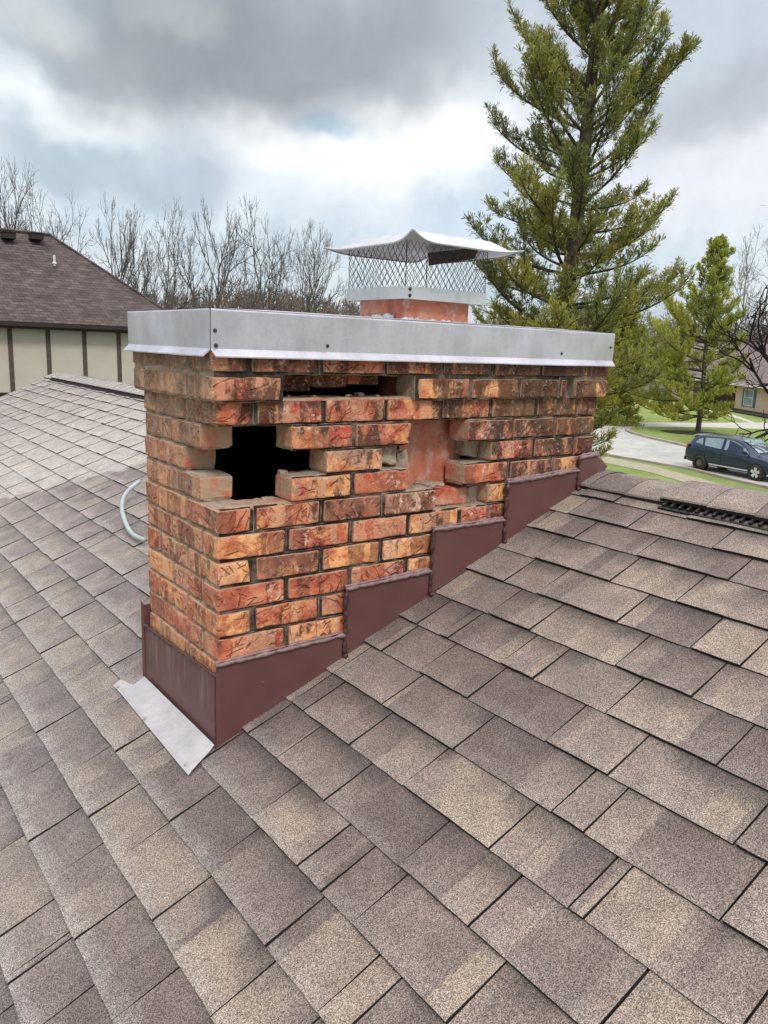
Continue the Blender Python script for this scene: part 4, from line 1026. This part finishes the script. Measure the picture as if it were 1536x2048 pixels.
pine('evergreen_tree', (p3[0], p3[1], GZ), 9.0, 3.6, 12, 'broad yellow-green evergreen with foliage to the ground beside the far side road', tuft=.36, nb=7, gap=.5, low=.03, m=M_NEED2, yellow=.4, dens=.8, blades=8, wid=.07, prof=lambda f: float(np.interp(f, [0, .2, .5, .8, 1], [2.8, 3.6, 3.2, 2.0, .5])))
# ---- bare trees
def bare_segs(seed, H, first=.30, spread=.55, levels=6, r0=None, fork=2, up=.20, lean=(0, 0), rmin=.012, wob=.15):
    rg = np.random.default_rng(seed); S = []
    def grow(p, d, L, r, lv):
        n = 5 if lv < 2 else 3; pts = [p]
        for i in range(n):
            d = norm(d+rg.normal(0, wob, 3)+np.array([0, 0, up*(.25 if lv < 1 else .16)])); q = pts[-1]+d*L/n
            ra = r*(1-.30*i/n); rb_ = r*(1-.30*(i+1)/n); S.append((pts[-1], q, max(ra, rmin), max(rb_, rmin), lv)); pts.append(q)
        if lv >= levels: return
        k = fork+(1 if rg.random() < (.45 if lv else .8) else 0)
        ph = rg.uniform(0, 6.28)
        a_ = norm(np.cross(d, [.1, .2, .97] if abs(d[2]) < .9 else [1, 0, 0])); b_ = np.cross(d, a_)
        for j in range(k):
            an = ph+2*math.pi*j/k+rg.normal(0, .35); tl = spread*rg.uniform(.45, 1.1)
            nd = norm(d+(a_*math.cos(an)+b_*math.sin(an))*tl)
            grow(pts[-1], nd, L*rg.uniform(.58, .82), r*.66*rg.uniform(.8, 1.05), lv+1)
        m = (1 if lv < 2 else 2) if lv else 1     # side shoots along the limb
        for j in range(m):
            i = rg.integers(1, n+1) if lv else rg.integers(3, n+1); an = rg.uniform(0, 6.28)
            nd = norm(d*.7+(a_*math.cos(an)+b_*math.sin(an))*.85)
            grow(pts[i], nd, L*rg.uniform(.38, .6), r*.42, min(levels, lv+2))
    r0 = r0 or H*.0105
    grow(np.zeros(3), norm(np.array([lean[0], lean[1], 1.])), H*first, r0, 0)
    P0 = np.array([s[0] for s in S]); P1 = np.array([s[1] for s in S]); R0 = np.array([s[2] for s in S]); R1 = np.array([s[3] for s in S]); LV = np.array([s[4] for s in S])
    k = H/max(P1[:, 2].max(), .1)
    return P0*k, P1*k, R0, R1, LV
def bare_tree(seed, u, topv, dist, label, spread=.55, first=.30, m=None, group=None, lean=(0, 0), levels=6, rmin=.016, mt=None, r0=None, cw=None):
    base = np.array(ground_at(u, dist)); H = at(u, topv, dist)[2]-GZ
    P0, P1, R0, R1, LV = bare_segs(seed, H, first, spread, levels, lean=lean, rmin=rmin, r0=r0)
    if cw:
        rad = np.percentile(np.hypot(P1[:, 0], P1[:, 1]), 96); q_ = cw/rad; sc_ = np.array([q_, q_, 1]); P0 = P0*sc_; P1 = P1*sc_
    root = thing('bare_tree', tuple(base), label, 'tree', group)
    P0 = P0+base; P1 = P1+base; tk = LV == 0
    v, f = segs_mesh('t', P0[tk], P1[tk], R0[tk], R1[tk], 7); link('trunk', fast_mesh('trunk', v, f), mt or M_BARE, root)
    v, f = segs_mesh('t', P0[~tk], P1[~tk], R0[~tk], R1[~tk], 3); link('branches', fast_mesh('branches', v, f), m or M_BARE, root)
    return root
GB = 'bare winter trees behind the houses'
BT = [(21, 12, 330, 52, 50, 'leftmost bare tree, cut by the left edge above the neighbour roof vents', .62, .34, (0, 0)),
 (22, 57, 300, 48, 45, 'bare tree rising right above the two box vents on the neighbour ridge', .5, .36, (.0, 0)),
 (23, 137, 312, 46, 68, 'tall bare tree fanning out above the top of the hip line of the neighbour roof', .72, .30, (-.03, 0)),
 (24, 223, 388, 50, 42, 'slender bare tree over the middle of the sloping hip of the neighbour roof', .42, .42, (0, 0)),
 (25, 245, 452, 56, 32, 'shorter thin bare tree just right of the slender one over the hip', .5, .4, (0, 0)),
 (26, 291, 392, 50, 60, 'bare tree at the foot of the hip line, left of the cover corner', .62, .40, (.03, 0)),
 (27, 357, 470, 58, 42, 'low dark bare tree above the left end of the metal cover', .55, .34, (0, 0)),
 (28, 448, 398, 54, 45, 'tall narrow bare tree above the front corner of the metal cover', .40, .42, (0, 0)),
 (29, 536, 385, 52, 62, 'tallest bare tree midway between the front corner of the cover and the cap', .50, .34, (0, 0)),
 (30, 592, 433, 60, 50, 'lower bare tree just right of the tallest one before the cap', .46, .4, (0, 0)),
 (31, 640, 478, 50, 66, 'spreading bare tree immediately left of the chimney cap', .66, .3, (.05, 0)),
 (32, 1462, 440, 128, 55, 'thin pale bare tree between the smaller pine and the right edge', .40, .40, (0, 0)),
 (33, 1540, 372, 130, 115, 'large pale bare tree with arching limbs at the right edge', .62, .30, (-.05, 0))]
for sd_, u, tv, ds, cw_, lb, sp_, fi, ln in BT:
    bare_tree(sd_, u, tv, ds, lb, sp_*1.15, fi, M_PALEB if u > 1400 else None, GB, ln, mt=M_PALEB if u > 1400 else None, rmin=.0075 if u < 1400 else .016, cw=2.15*cw_*ds/1580)
# far woods: one mass nobody could count
def woods():
    rg = np.random.default_rng(77); tpl = [bare_segs(900+i, 10.0, .26, .42, 5, rmin=.03, r0=.10) for i in range(6)]
    A, B, C_, D_ = [], [], [], []
    for lo, hi_, n, top, da, db in ((235, 760, 80, 605, 72, 125), (960, 1600, 95, 640, 130, 170)):
        for i in range(n):
            u = lo+(hi_-lo)*(i+rg.random())/n; ds = rg.uniform(da, db); base = np.array(ground_at(u, ds))
            tv = top+rg.normal(0, 16)+(-22 if 330 < u < 640 else 0); H = max(4, at(u, tv, ds)[2]-GZ)
            P0, P1, R0, R1, _ = tpl[rg.integers(6)]; a = rg.uniform(0, 6.28); s = H/10; M = np.array([[math.cos(a), -math.sin(a), 0], [math.sin(a), math.cos(a), 0], [0, 0, 1]])
            A.append((P0*s)@M.T+base); B.append((P1*s)@M.T+base); C_.append(R0*max(.8, s*.9)); D_.append(R1*max(.8, s*.9))
    v, f = segs_mesh('w', np.vstack(A), np.vstack(B), np.concatenate(C_), np.concatenate(D_), 3)
    o = link('woods', fast_mesh('woods', v, f), M_WOODS); tag(o, 'grey-brown mass of leafless woodland along the horizon behind the trees', 'woodland', kind='stuff')
woods()
# ---- low wooded rise that closes the horizon
M_BOUNCE = simple('dull bounce ground', (0.13, 0.12, 0.085), .95, var=.3, sc=1.5)
sheet('bounce_patch', [(-30, -20), (16, -20), (16, 45), (-30, 45)], GZ+.012, M_BOUNCE)  # unseen brown ground added to cut green bounce on the neighbour stucco
M_HILL = simple('leaf litter bank', (0.13, 0.115, 0.085), .95, var=.3, sc=.5)
b = MB(); V = []; n = 90
for i in range(n+1):
    a = math.radians(-20+150*i/n)
    for (rr, zz) in ((120, GZ-.05), (150, GZ+3.2), (220, GZ+4.6+1.0*math.sin(i*.4)), (900, GZ+9)): V.append((math.cos(a)*rr, math.sin(a)*rr, zz+(.5*math.sin(i*1.7) if rr > 130 else 0)))
b.add(V, [(i*4+j, (i+1)*4+j, (i+1)*4+j+1, i*4+j+1) for i in range(n) for j in range(3)])
struct(b.obj('hill', M_HILL))
# ------------------------------------------------------------------ neighbour house on the left
def roof_far(name, a, bb, sc=1.0):
    t = mat(name); p = t.pos; x, y, z = t.sep(p)
    uvv = t.comb(t.math('ADD', x, t.math('MULTIPLY', y, .31)), t.math('MULTIPLY', z, 1.0/.65), 0.0)
    br = t.n('ShaderNodeTexBrick', {'Vector': uvv, 'Color1': (*a, 1), 'Color2': (*bb, 1), 'Mortar': tuple(k*.45 for k in a)+(1,), 'Scale': 1.0, 'Mortar Size': .012, 'Mortar Smooth': .6, 'Bias': 0.0, 'Brick Width': .32*sc, 'Row Height': .15*sc})
    c = t.mix(1.0, br.outputs[0], t.ramp(t.noise(p, 1.3, 5, .65), [(.3, (.78, .78, .78)), (.7, (1.22, 1.2, 1.2))]), 'MULTIPLY')
    c = t.mix(1.0, c, t.ramp(t.noise(t.comb(t.math('MULTIPLY', x, 2.2), 0.0, t.math('MULTIPLY', z, 22.0)), 1.0, 2, .6), [(.3, (.72, .72, .72)), (.7, (1.25, 1.25, 1.25))]), 'MULTIPLY')
    return fin(t, c, .9, 0, t.noise(p, 40, 3), .3, .02, .2)
M_RF1 = roof_far('dark brown shingles', (0.078, 0.060, 0.057), (0.130, 0.102, 0.096))
M_DKTRIM = simple('dark brown trim', (0.022, 0.013, 0.010), .6)
M_BOARD = simple('brown half-timber board', (0.088, 0.066, 0.050), .85, var=.3, sc=9)
M_STU2 = simple('warm cream stucco', (0.52, 0.47, 0.40), .9, var=.05, sc=2.2, bstr=.15)
nh = thing('neighbour_house', (6, 30, GZ), 'half-timbered cream house with dark brown hip roof left of the chimney', 'house')
XA, XB, YF, YB = -7.5, 11.75, 28.0, 35.7; ZE = .60; ZRD = 3.96; TT = 3.85
b = MB(); ov = .0
A_ = (XA, YF-.45, ZE-.30); 
eL = [(XA-.4, YF-.42), (XB+.0, YF-.42), (XB+.0, YB+.4), (XA-.4, YB+.4)]
kz = (ZRD-ZE)/TT; ze = ZE
V = [(XA-.4, YF-.42, ze), (XB, YF-.42, ze), (XB, YB+.42, ze), (XA-.4, YB+.42, ze), (XB-TT-.15, (YF+YB)/2, ZRD), (XA-.4, (YF+YB)/2, ZRD)]
b.add(V, [(0, 1, 4, 5), (1, 2, 4), (2, 3, 5, 4), (3, 0, 5), (0, 3, 2, 1)])
rf = b.obj('roof', M_RF1, nh)
b = MB(); dl = Vector((XB-TT-.15, (YF+YB)/2, ZRD+.02)); b.tube([(XA-.4, (YF+YB)/2, ZRD+.02), dl], .07, 6); b.tube([dl, (XB, YF-.42, ze+.02)], .055, 6); b.tube([dl, (XB, YB+.42, ze+.02)], .055, 6)
b.obj('ridge_cap', M_RF1, rf)
b = MB(); b.box(XA-.4, XB+.02, YF-.54, YF-.421, ze-.15, ze-.015); b.obj('gutter', M_DKTRIM, nh)
b = MB(); b.box(XA-.3, XB-.02, YF-.41, YF-.385, ze-.24, ze-.005); b.box(XA-.3, XB-.03, YF-.384, YF-.005, ze-.10, ze-.085); b.obj('fascia', M_DKTRIM, nh)
b = MB(); b.box(XA, XB-.42, YF, YB, -1.80, ze-.086); b.obj('upper_wall', M_STU2, nh)
for k in range(-10, 6):
    x = 5.304+1.236*k
    if XA+.2 < x < XB-.5:
        b = MB(); w_ = .075+.006*math.sin(k*3.1); b.box(x-w_, x+w_, YF-.025, YF-.002, -1.79, ze-.105); b.obj('timber_board', M_BOARD, nh)
b = MB(); b.box(XA-.02, XB-.40, YF-.09, YF-.002, -2.12, -1.80); b.obj('belt_board', M_DKTRIM, nh)
M_BRK2 = simple('tan brick wall', (0.30, 0.17, 0.12), .9, var=.2, sc=6)
b = MB(); b.box(XA+.01, XB-.43, YF+.01, YB-.01, GZ, -1.81); b.obj('lower_wall', M_BRK2, nh)
def on_nroof(u, v): return hit(u, v, (0, -kz, 1), (0, YF-.42, ze))
for (u, v) in ((18, 474), (74, 476)):
    P = on_nroof(u, v); b = MB(); b.box(P[0]-.22, P[0]+.22, P[1]-.10, P[1]+.35, P[2]-.05, P[2]+.16); b.box(P[0]-.25, P[0]+.25, P[1]-.14, P[1]+.37, P[2]+.16, P[2]+.19)
    b.obj('roof_vent', M_DKTRIM, rf)
P = on_nroof(109, 526); b = MB(); b.tube([(P[0], P[1], P[2]-.1), (P[0], P[1], P[2]+.28)], .045, 12); b.tube([(P[0], P[1], P[2]-.02), (P[0], P[1], P[2]+.03)], [.09, .05], 12); b.obj('vent_pipe', simple('white pipe', (.62, .62, .60), .5, var=.05), rf)
# ------------------------------------------------------------------ brick house across the street
O = np.array([84.3, 46.7]); ex = norm(np.array([-.59, -.80])); ey = np.array([.80, -.59])
def wl(u, v, back=0.0):
    P = hit(u, v, (ey[0], ey[1], 0), (O[0]+ey[0]*back, O[1]+ey[1]*back, 0)); d = P[:2]-O; return float(d@ex), float(P[2])
def LP(s, t, z): q = O+ex*s+ey*t; return (q[0], q[1], z)
def lbox(b, s0, s1, t0, t1, z0, z1): b.add([LP(s, t, z) for s in (s0, s1) for t in (t0, t1) for z in (z0, z1)], [(0, 1, 3, 2), (4, 6, 7, 5), (0, 4, 5, 1), (2, 3, 7, 6), (0, 2, 6, 4), (1, 5, 7, 3)])
rh = thing('brick_house', LP(0, 4, GZ), 'single storey peach brick house with teal shutters beyond the parked car', 'house')
M_PEACH = simple('peach brick', (0.66, 0.47, 0.32), .9, var=.12, sc=5); M_BRN = simple('brown garage brick', (0.20, 0.115, 0.085), .9, var=.2, sc=4)
M_WHITE = simple('white trim', (.72, .72, .70), .6, var=.04); M_TEAL = simple('teal shutter', (0.035, 0.16, 0.165), .6, var=.1); M_RF2 = roof_far('mauve shingles', (0.20, 0.155, 0.155), (0.27, 0.21, 0.205), 2.2)
M_GLASS = fin(mat('window glass'), (0.20, 0.26, 0.30), .08, 0.0, spec=.8)
ez = wl(1500, 769)[1]; sL = wl(1302, 800, 0)[0]; sR = 14.0; s1 = wl(1378, 800)[0]
b = MB(); lbox(b, 0, sR, 0, 9, GZ, ez); b.obj('wall', M_PEACH, rh)
b = MB(); lbox(b, s1, 0, 3.2, 9, GZ, ez-.05); b.obj('garage_wall', M_BRN, rh)
b = MB(); lbox(b, sL, s1, .4, 9, GZ, ez-.02); b.obj('wall', M_PEACH, rh)
zr_ = ez+4.6; b = MB(); e0, e1 = sL-.6, sR+.6
V = [LP(e0, -.7, ez-.05), LP(e1, -.7, ez-.05), LP(e1, 9.7, ez-.05), LP(e0, 9.7, ez-.05), LP(e0+4.5, 4.5, zr_), LP(e1-4.5, 4.5, zr_)]
b.add(V, [(0, 1, 5, 4), (1, 2, 5), (2, 3, 4, 5), (3, 0, 4), (0, 3, 2, 1)]); b.obj('roof', M_RF2, rh)
b = MB(); lbox(b, e0, e1, -.86, -.71, ez-.20, ez-.02); b.obj('gutter', M_WHITE, rh)
def window(u0, u1, v0, v1, back, par):
    sa, zt = wl(u0, v0, back); sb, zb = wl(u1, v1, back); sc_, zc = wl(u0, v1, back); zb = zb if zb < zc else zc
    sa, sb = min(sa, sb), max(sa, sb)
    fb_ = MB(); lbox(fb_, sa, sb, back-.05, back-.01, zb, zt); w = fb_.obj('window', M_GLASS, par)
    fr = MB()
    for (p, q, r, s_) in ((sa, sa+.09, zb, zt), (sb-.09, sb, zb, zt), (sa+.09, sb-.09, zt-.09, zt), (sa+.09, sb-.09, zb, zb+.09), (sa+.09, sb-.09, (zb+zt)/2-.04, (zb+zt)/2+.04)): lbox(fr, p, q, back-.11, back-.051, r, s_)
    fr.obj('window_frame', M_WHITE, w)
    for a, c in ((sa-.50, sa-.04), (sb+.04, sb+.50)):
        sh = MB(); lbox(sh, a, c, back-.07, back-.01, zb-.12, zt+.05); sh.obj('shutter', M_TEAL, par)
window(1492, 1506, 778, 811, 0, rh); window(1321, 1337, 764, 786, .4, rh)
# bed edge and shrubs along the wall
b = MB(); lbox(b, -1, sR, -2.6, -.01, GZ, GZ+.12); struct(b.obj('flower_bed', M_MULCH))
def shrub(u, dist, r, h, seed, label, m=M_NEED2, n=700, leaf=.10, cat='shrub', group=None):
    rg = np.random.default_rng(seed); base = np.array(ground_at(u, dist)); base[2] += .02
    d = rg.normal(0, 1, (n, 3)); d /= np.linalg.norm(d, axis=1, keepdims=True); d[:, 2] = np.abs(d[:, 2]); rr = rg.uniform(.45, 1, (n, 1))**.5*(1+.25*np.sin(d[:, :1]*7+seed)*np.cos(d[:, 1:2]*6))
    P = base+d*rr*np.array([r, r, h]); V = np.zeros((n, 3, 3))
    for k in range(3): V[:, k] = P+rg.normal(0, leaf, (n, 3))
    colr = np.zeros((n, 3, 4)); colr[..., 0] = rg.random((n, 1)); colr[..., 1] = rg.random((n, 1)); colr[..., 3] = 1
    root = thing('shrub', tuple(base), label, cat, group)
    link('foliage', fast_mesh('foliage', V.reshape(-1, 3), np.arange(n*3).reshape(-1, 3), attr='nc', acol=colr.reshape(-1, 4)), m, root)
    b = MB()
    for k in range(5): b.tube([base, base+np.array([math.cos(k*1.3)*r*.5, math.sin(k*1.3)*r*.5, h*.6])], [.03, .012], 5)
    b.obj('stems', M_BARK, root)
shrub(1245, 66, 1.9, .75, 1, 'low leafy green shrub on the lawn above the side road', n=900, leaf=.13)
# crab apple at the right edge with dark twisted branches, and a budding tree behind it
base = np.array(ground_at(1632, 44)); 
rg = np.random.default_rng(5); S = []
def crab(p, d, L, r, lv):
    pts = [p]; n = 6
    for i in range(n):
        d = norm(d+rg.normal(0, .20, 3)+np.array([0, 0, .03])); q = pts[-1]+d*L/n; S.append((pts[-1], q, r*(1-.45*i/n), r*(1-.45*(i+1)/n), lv)); pts.append(q)
    if lv >= 4: return
    for j in range(4 if lv else 3):
        i = rg.integers(2, n+1); grow_d = norm(d+rg.normal(0, .75, 3)); crab(pts[i], grow_d, L*rg.uniform(.45, .75), r*.55, lv+1)
root = thing('crab_apple_tree', tuple(base), 'dark twisted bare branches reaching in from the right edge in front of the peach house', 'tree')
crab(base, np.array([0, 0, 1.]), 2.6, .20, 0)
left_ = -RR[:2]/np.linalg.norm(RR[:2])
for zz, L, dz_ in ((2.7, 4.4, .16), (3.4, 4.2, .30), (2.3, 3.2, .02), (4.2, 3.8, .5)): crab(base+np.array([0, 0, zz]), norm(np.array([left_[0], left_[1], dz_])), L, .10, 1)
A = [np.array([s_[k] for s_ in S]) for k in range(5)]; tk = A[4] == 0
v, f = segs_mesh('t', A[0][tk], A[1][tk], A[2][tk], A[3][tk], 8); link('trunk', fast_mesh('trunk', v, f), M_DARKB, root)
v, f = segs_mesh('t', A[0][~tk], A[1][~tk], np.maximum(A[2][~tk], .014), np.maximum(A[3][~tk], .012), 5); link('branches', fast_mesh('branches', v, f), M_DARKB, root)
bare_tree(61, 1515, 612, 124, 'fuzzy budding tan tree rounding up behind the peach house roof at the right edge', .95, .16, M_TWIG, None, (0, 0), 6, .022, cw=5.2)
# ------------------------------------------------------------------ parked car
def car():
    rw = np.array(G(1398, 940, GZ+.02)); fw = np.array(G(1508, 961, GZ+.02)); c = (rw+fw)/2; hd = norm(fw-rw)
    WB_ = 3.22; K = WB_/2.69                          # length factor
    ang = math.atan2(hd[1], hd[0]); side_ = np.array([hd[1], -hd[0]])     # towards the camera
    if side_ @ (CAM[:2]-c) < 0: side_ = -side_
    sgn = 1 if side_ @ np.array([-hd[1], hd[0]]) > 0 else -1
    hw = .93; cc = c-side_*(hw-.02)
    def T(x, y, z): q = cc+hd*x*K+np.array([-hd[1], hd[0]])*y; return (q[0], q[1], GZ+.02+z*1.09)
    root = thing('parked_car', (cc[0], cc[1], GZ+.02), 'dark teal-blue compact SUV parked on the road behind the grass verge', 'car')
    def paintm(name, col):
        t = mat(name); m_ = fin(t, col, .28, .35, spec=.6); t.bsdf.inputs['Coat Weight'].default_value = .9; t.bsdf.inputs['Coat Roughness'].default_value = .05; return m_
    MP = paintm('car paint', (0.006, 0.018, 0.050)); MGL = fin(mat('car glass'), (0.40, 0.47, 0.48), .05, .75, spec=1.0)
    MBL = simple('black trim', (0.012, 0.012, 0.013), .5); MTY = simple('tyre', (0.030, 0.028, 0.027), .85); MRM = fin(mat('silver wheel'), (.72, .73, .74), .3, .5); MST = simple('dull steel wheel', (.13, .12, .115), .6, .3)
    # stations: x, z_bottom, z_belt, z_top, half width low, belt, top
    ST = [(-2.28, .55, .88, .95, .72, .70, .50), (-2.24, .38, .95, 1.05, .82, .80, .60), (-2.10, .30, 1.02, 1.28, .88, .86, .62), (-1.92, .28, 1.05, 1.48, .90, .88, .62), (-1.70, .27, 1.05, 1.585, .91, .90, .62), (-1.2, .25, 1.03, 1.64, .92, .905, .64),
          (-.6, .24, 1.00, 1.66, .925, .91, .655), (0, .24, .98, 1.655, .925, .91, .66), (.35, .24, .965, 1.60, .925, .91, .66), (.70, .24, .955, 1.44, .925, .91, .64), (1.05, .25, .95, 1.20, .92, .90, .62), (1.28, .26, .945, 1.04, .92, .89, .62),
          (1.6, .27, .90, .985, .91, .87, .60), (1.95, .30, .82, .90, .89, .83, .56), (2.15, .34, .74, .80, .84, .76, .50), (2.27, .42, .62, .68, .70, .64, .42)]
    def ring(st):
        x, zb, zl, zt, w0, w1, w2 = st
        half = [(0, zb), (w0*.80, zb), (w0*.97, zb+.06), (w0, zb+.22), (w0*1.005, (zb+zl)/2+.08), (w1, zl-.05), (w1*.985, zl), (w1*.93 if zt-zl > .2 else w1*.95, zl+(zt-zl)*.18), (w2+(w1*.93-w2)*.35, zl+(zt-zl)*.72), (w2*1.02, zt-.03*min(1, (zt-zl)*3)), (w2*.75, zt), (0, zt+.012)]
        return [(x, y, z) for y, z in half]+[(x, -y, z) for y, z in half[-2:0:-1]]
    rings = [ring(s_) for s_ in ST]; n = len(rings[0]); V = [T(*p) for r_ in rings for p in r_]
    F_ = [(i*n+j, (i+1)*n+j, (i+1)*n+(j+1) % n, i*n+(j+1) % n) for i in range(len(rings)-1) for j in range(n)]+[tuple(range(n)), tuple((len(rings)-1)*n+j for j in range(n))[::-1]]
    b = MB(); b.add(V, F_); body = b.obj('body', MP, root, smooth=True); sb = body.modifiers.new('s', 'SUBSURF'); sb.levels = 2; sb.render_levels = 2
    def st_at(x):
        for a, c_ in zip(ST[:-1], ST[1:]):
            if a[0] <= x <= c_[0]:
                t = (x-a[0])/(c_[0]-a[0]); return tuple(p+(q-p)*t for p, q in zip(a, c_))
    def sidept(x, z, off=.012):                       # on the flank of the greenhouse
        s_ = st_at(x); R_g = [(y, zz) for _, y, zz in ring(s_)][4:11]
        for (y0, z0), (y1, z1) in zip(R_g[:-1], R_g[1:]):
            if z0 <= z <= z1+1e-6: return y0+(y1-y0)*((z-z0)/max(1e-6, z1-z0))+off
        return R_g[-1][0]+off
    wins = [[(-1.78, 1.20), (-1.62, 1.40), (-1.42, 1.47), (-1.32, 1.14)], [(-1.24, 1.12), (-1.33, 1.475), (-.9, 1.53), (-.38, 1.54), (-.38, 1.07)], [(-.27, 1.06), (-.27, 1.54), (.10, 1.52), (.38, 1.43), (.66, 1.27), (.93, 1.05)]]
    for sg in (1, -1):
        for wv in wins:
            b = MB(); out = [T(x, sg*sidept(x, z, .004), z) for x, z in wv]; ctr = np.mean(np.array(out), axis=0)
            b.add(out+[tuple(ctr)], [(i, (i+1) % len(out), len(out)) for i in range(len(out))]); b.obj('side_window', MGL, root)
            b = MB(); b.tube([T(x, sg*sidept(x, z, .006), z) for x, z in wv+[wv[0]]], .016, 5); b.obj('window_trim', MBL, root)
        b = MB(); b.add([T(x, sg*.937, z) for x, z in ((-.88, .335), (1.02, .335), (1.02, .385), (-.88, .385))]+[T(x, sg*.915, z) for x, z in ((-.88, .335), (1.02, .335), (1.02, .385), (-.88, .385))], [(0, 1, 2, 3), (4, 7, 6, 5), (0, 4, 5, 1), (1, 5, 6, 2), (2, 6, 7, 3), (3, 7, 4, 0)])
        b.obj('chrome_strip', MRM, root)
        for xx, zz0, zz1 in ((-.32, .42, 1.05), (.98, .42, .95), (-1.12, .70, 1.05)):
            b = MB(); b.tube([T(xx, sg*.930, zz0), T(xx, sg*.934, (zz0+zz1)/2), T(xx, sg*.915, zz1)], .006, 4); b.obj('door_seam', MBL, root)
        for xx in (-.42, .80):
            b = MB(); b.tube([T(xx-.09, sg*.955, .90), T(xx+.09, sg*.955, .90)], .014, 6); b.obj('door_handle', MP, root)
        b = MB(); b.tube([T(.88, sg*.90, 1.04), T(.86, sg*1.02, 1.08)], .03, 6); b.tube([T(.84, sg*.98, 1.10), T(.84, sg*1.13, 1.10)], [.085, .07], 8); b.obj('mirror', MBL, root)
        b = MB(); b.prism([T(-2.21, sg*.70, .86), T(-2.25, sg*.70, 1.0), T(-2.12, sg*.78, 1.16), T(-1.98, sg*.90, 1.13), T(-2.08, sg*.91, .90)], tuple(np.array(T(-.02, sg*.02, .0))-np.array(T(0, 0, 0)))); b.obj('tail_light', fin(mat('red lens'), (.50, .02, .03), .25, spec=.7), root)
        b = MB(); b.prism([T(2.17, sg*.50, .70), T(2.05, sg*.78, .74), T(1.80, sg*.88, .84), T(1.86, sg*.84, .90), T(2.08, sg*.66, .86)], tuple(np.array(T(.03, sg*.03, .015))-np.array(T(0, 0, 0)))); b.obj('headlight', fin(mat('clear lens'), (.70, .70, .68), .15, spec=.8), root)
    # windscreen and rear glass
    def top(x, y): s_ = st_at(x); return s_[3]+.016-.03*(y/s_[6])**2*.3
    for xs, nm in (((.40, 1.16), 'windscreen'), ((-2.02, -1.88), 'rear_window')):
        b = MB(); V = []; k = 8
        for i in range(k+1):
            x = xs[0]+(xs[1]-xs[0])*i/k; s_ = st_at(x)
            for yy in (-.94, -.5, 0, .5, .94): V.append(T(x, yy*s_[6], s_[3]+.020-(.012 if abs(yy) > .9 else 0)))
        b.add(V, [(i*5+j, (i+1)*5+j, (i+1)*5+j+1, i*5+j+1) for i in range(k) for j in range(4)]); b.obj(nm, MGL, root, smooth=True)
    b = MB(); b.prism([T(-2.12, -.56, 1.50), T(-2.12, .56, 1.50), T(-1.80, .58, 1.585), T(-1.80, -.58, 1.585)], (0, 0, .035)); b.obj('roof_spoiler', MP, root)
    b = MB(); b.box(0, 0, 0, 0, 0, 0) if False else None
    b.prism([T(-2.30, -.75, .36), T(-2.30, .75, .36), T(-2.18, .86, .36), T(-2.18, -.86, .36)], (0, 0, .16)); b.obj('bumper', MBL, root)
    for ix, (wx, mm, nm) in enumerate(((-1.345, MST, 1), (1.345, MRM, 0))):
        for sg in (1, -1):
            x0 = np.array(T(wx, 0, .35)); yv = np.array([-hd[1], hd[0], 0])*sg; cw = x0+yv*(hw-.11)
            b = MB(); b.disc(x0+yv*(hw-.12), yv, .425, .255, 28); b.obj('wheel_arch', MBL, root)
            cw[2] = GZ+.02+.365
            wb = MB(); 
            prof = [(-.11, .24), (-.11, .33), (-.08, .36), (.08, .36), (.12, .335), (.125, .25)]
            ns_ = 28; V = []; ax = yv/np.linalg.norm(yv); fwd = np.array([hd[0], hd[1], 0]); up = np.array([0, 0, 1.])
            for (o1, r1) in prof:
                for k in range(ns_): a = 2*math.pi*k/ns_; V.append(cw+ax*(o1+.03)+(fwd*math.cos(a)+up*math.sin(a))*r1)
            wb.add(V, [(i*ns_+k, i*ns_+(k+1) % ns_, (i+1)*ns_+(k+1) % ns_, (i+1)*ns_+k) for i in range(len(prof)-1) for k in range(ns_)])
            wh = wb.obj('wheel', MTY, root, smooth=True)
            r_ = MB(); r_.disc(cw+ax*.10, ax, .245, .03, 24)
            if nm: r_.disc(cw+ax*.125, ax, .09, .03, 14); r_.disc(cw+ax*.118, ax, .17, .01, 20)
            r_.obj('rim', MST, wh)
            if not nm:
                for q in range(5):
                    a = 2*math.pi*q/5+.3; d_ = fwd*math.cos(a)+up*math.sin(a); e_ = -fwd*math.sin(a)+up*math.cos(a); sp = MB()
                    sp.prism([tuple(cw+ax*.12+d_*.03+e_*.04), tuple(cw+ax*.12+d_*.235+e_*.085), tuple(cw+ax*.12+d_*.235-e_*.085), tuple(cw+ax*.12+d_*.03-e_*.04)], tuple(ax*.02)); sp.obj('spoke', MRM, wh)
car()
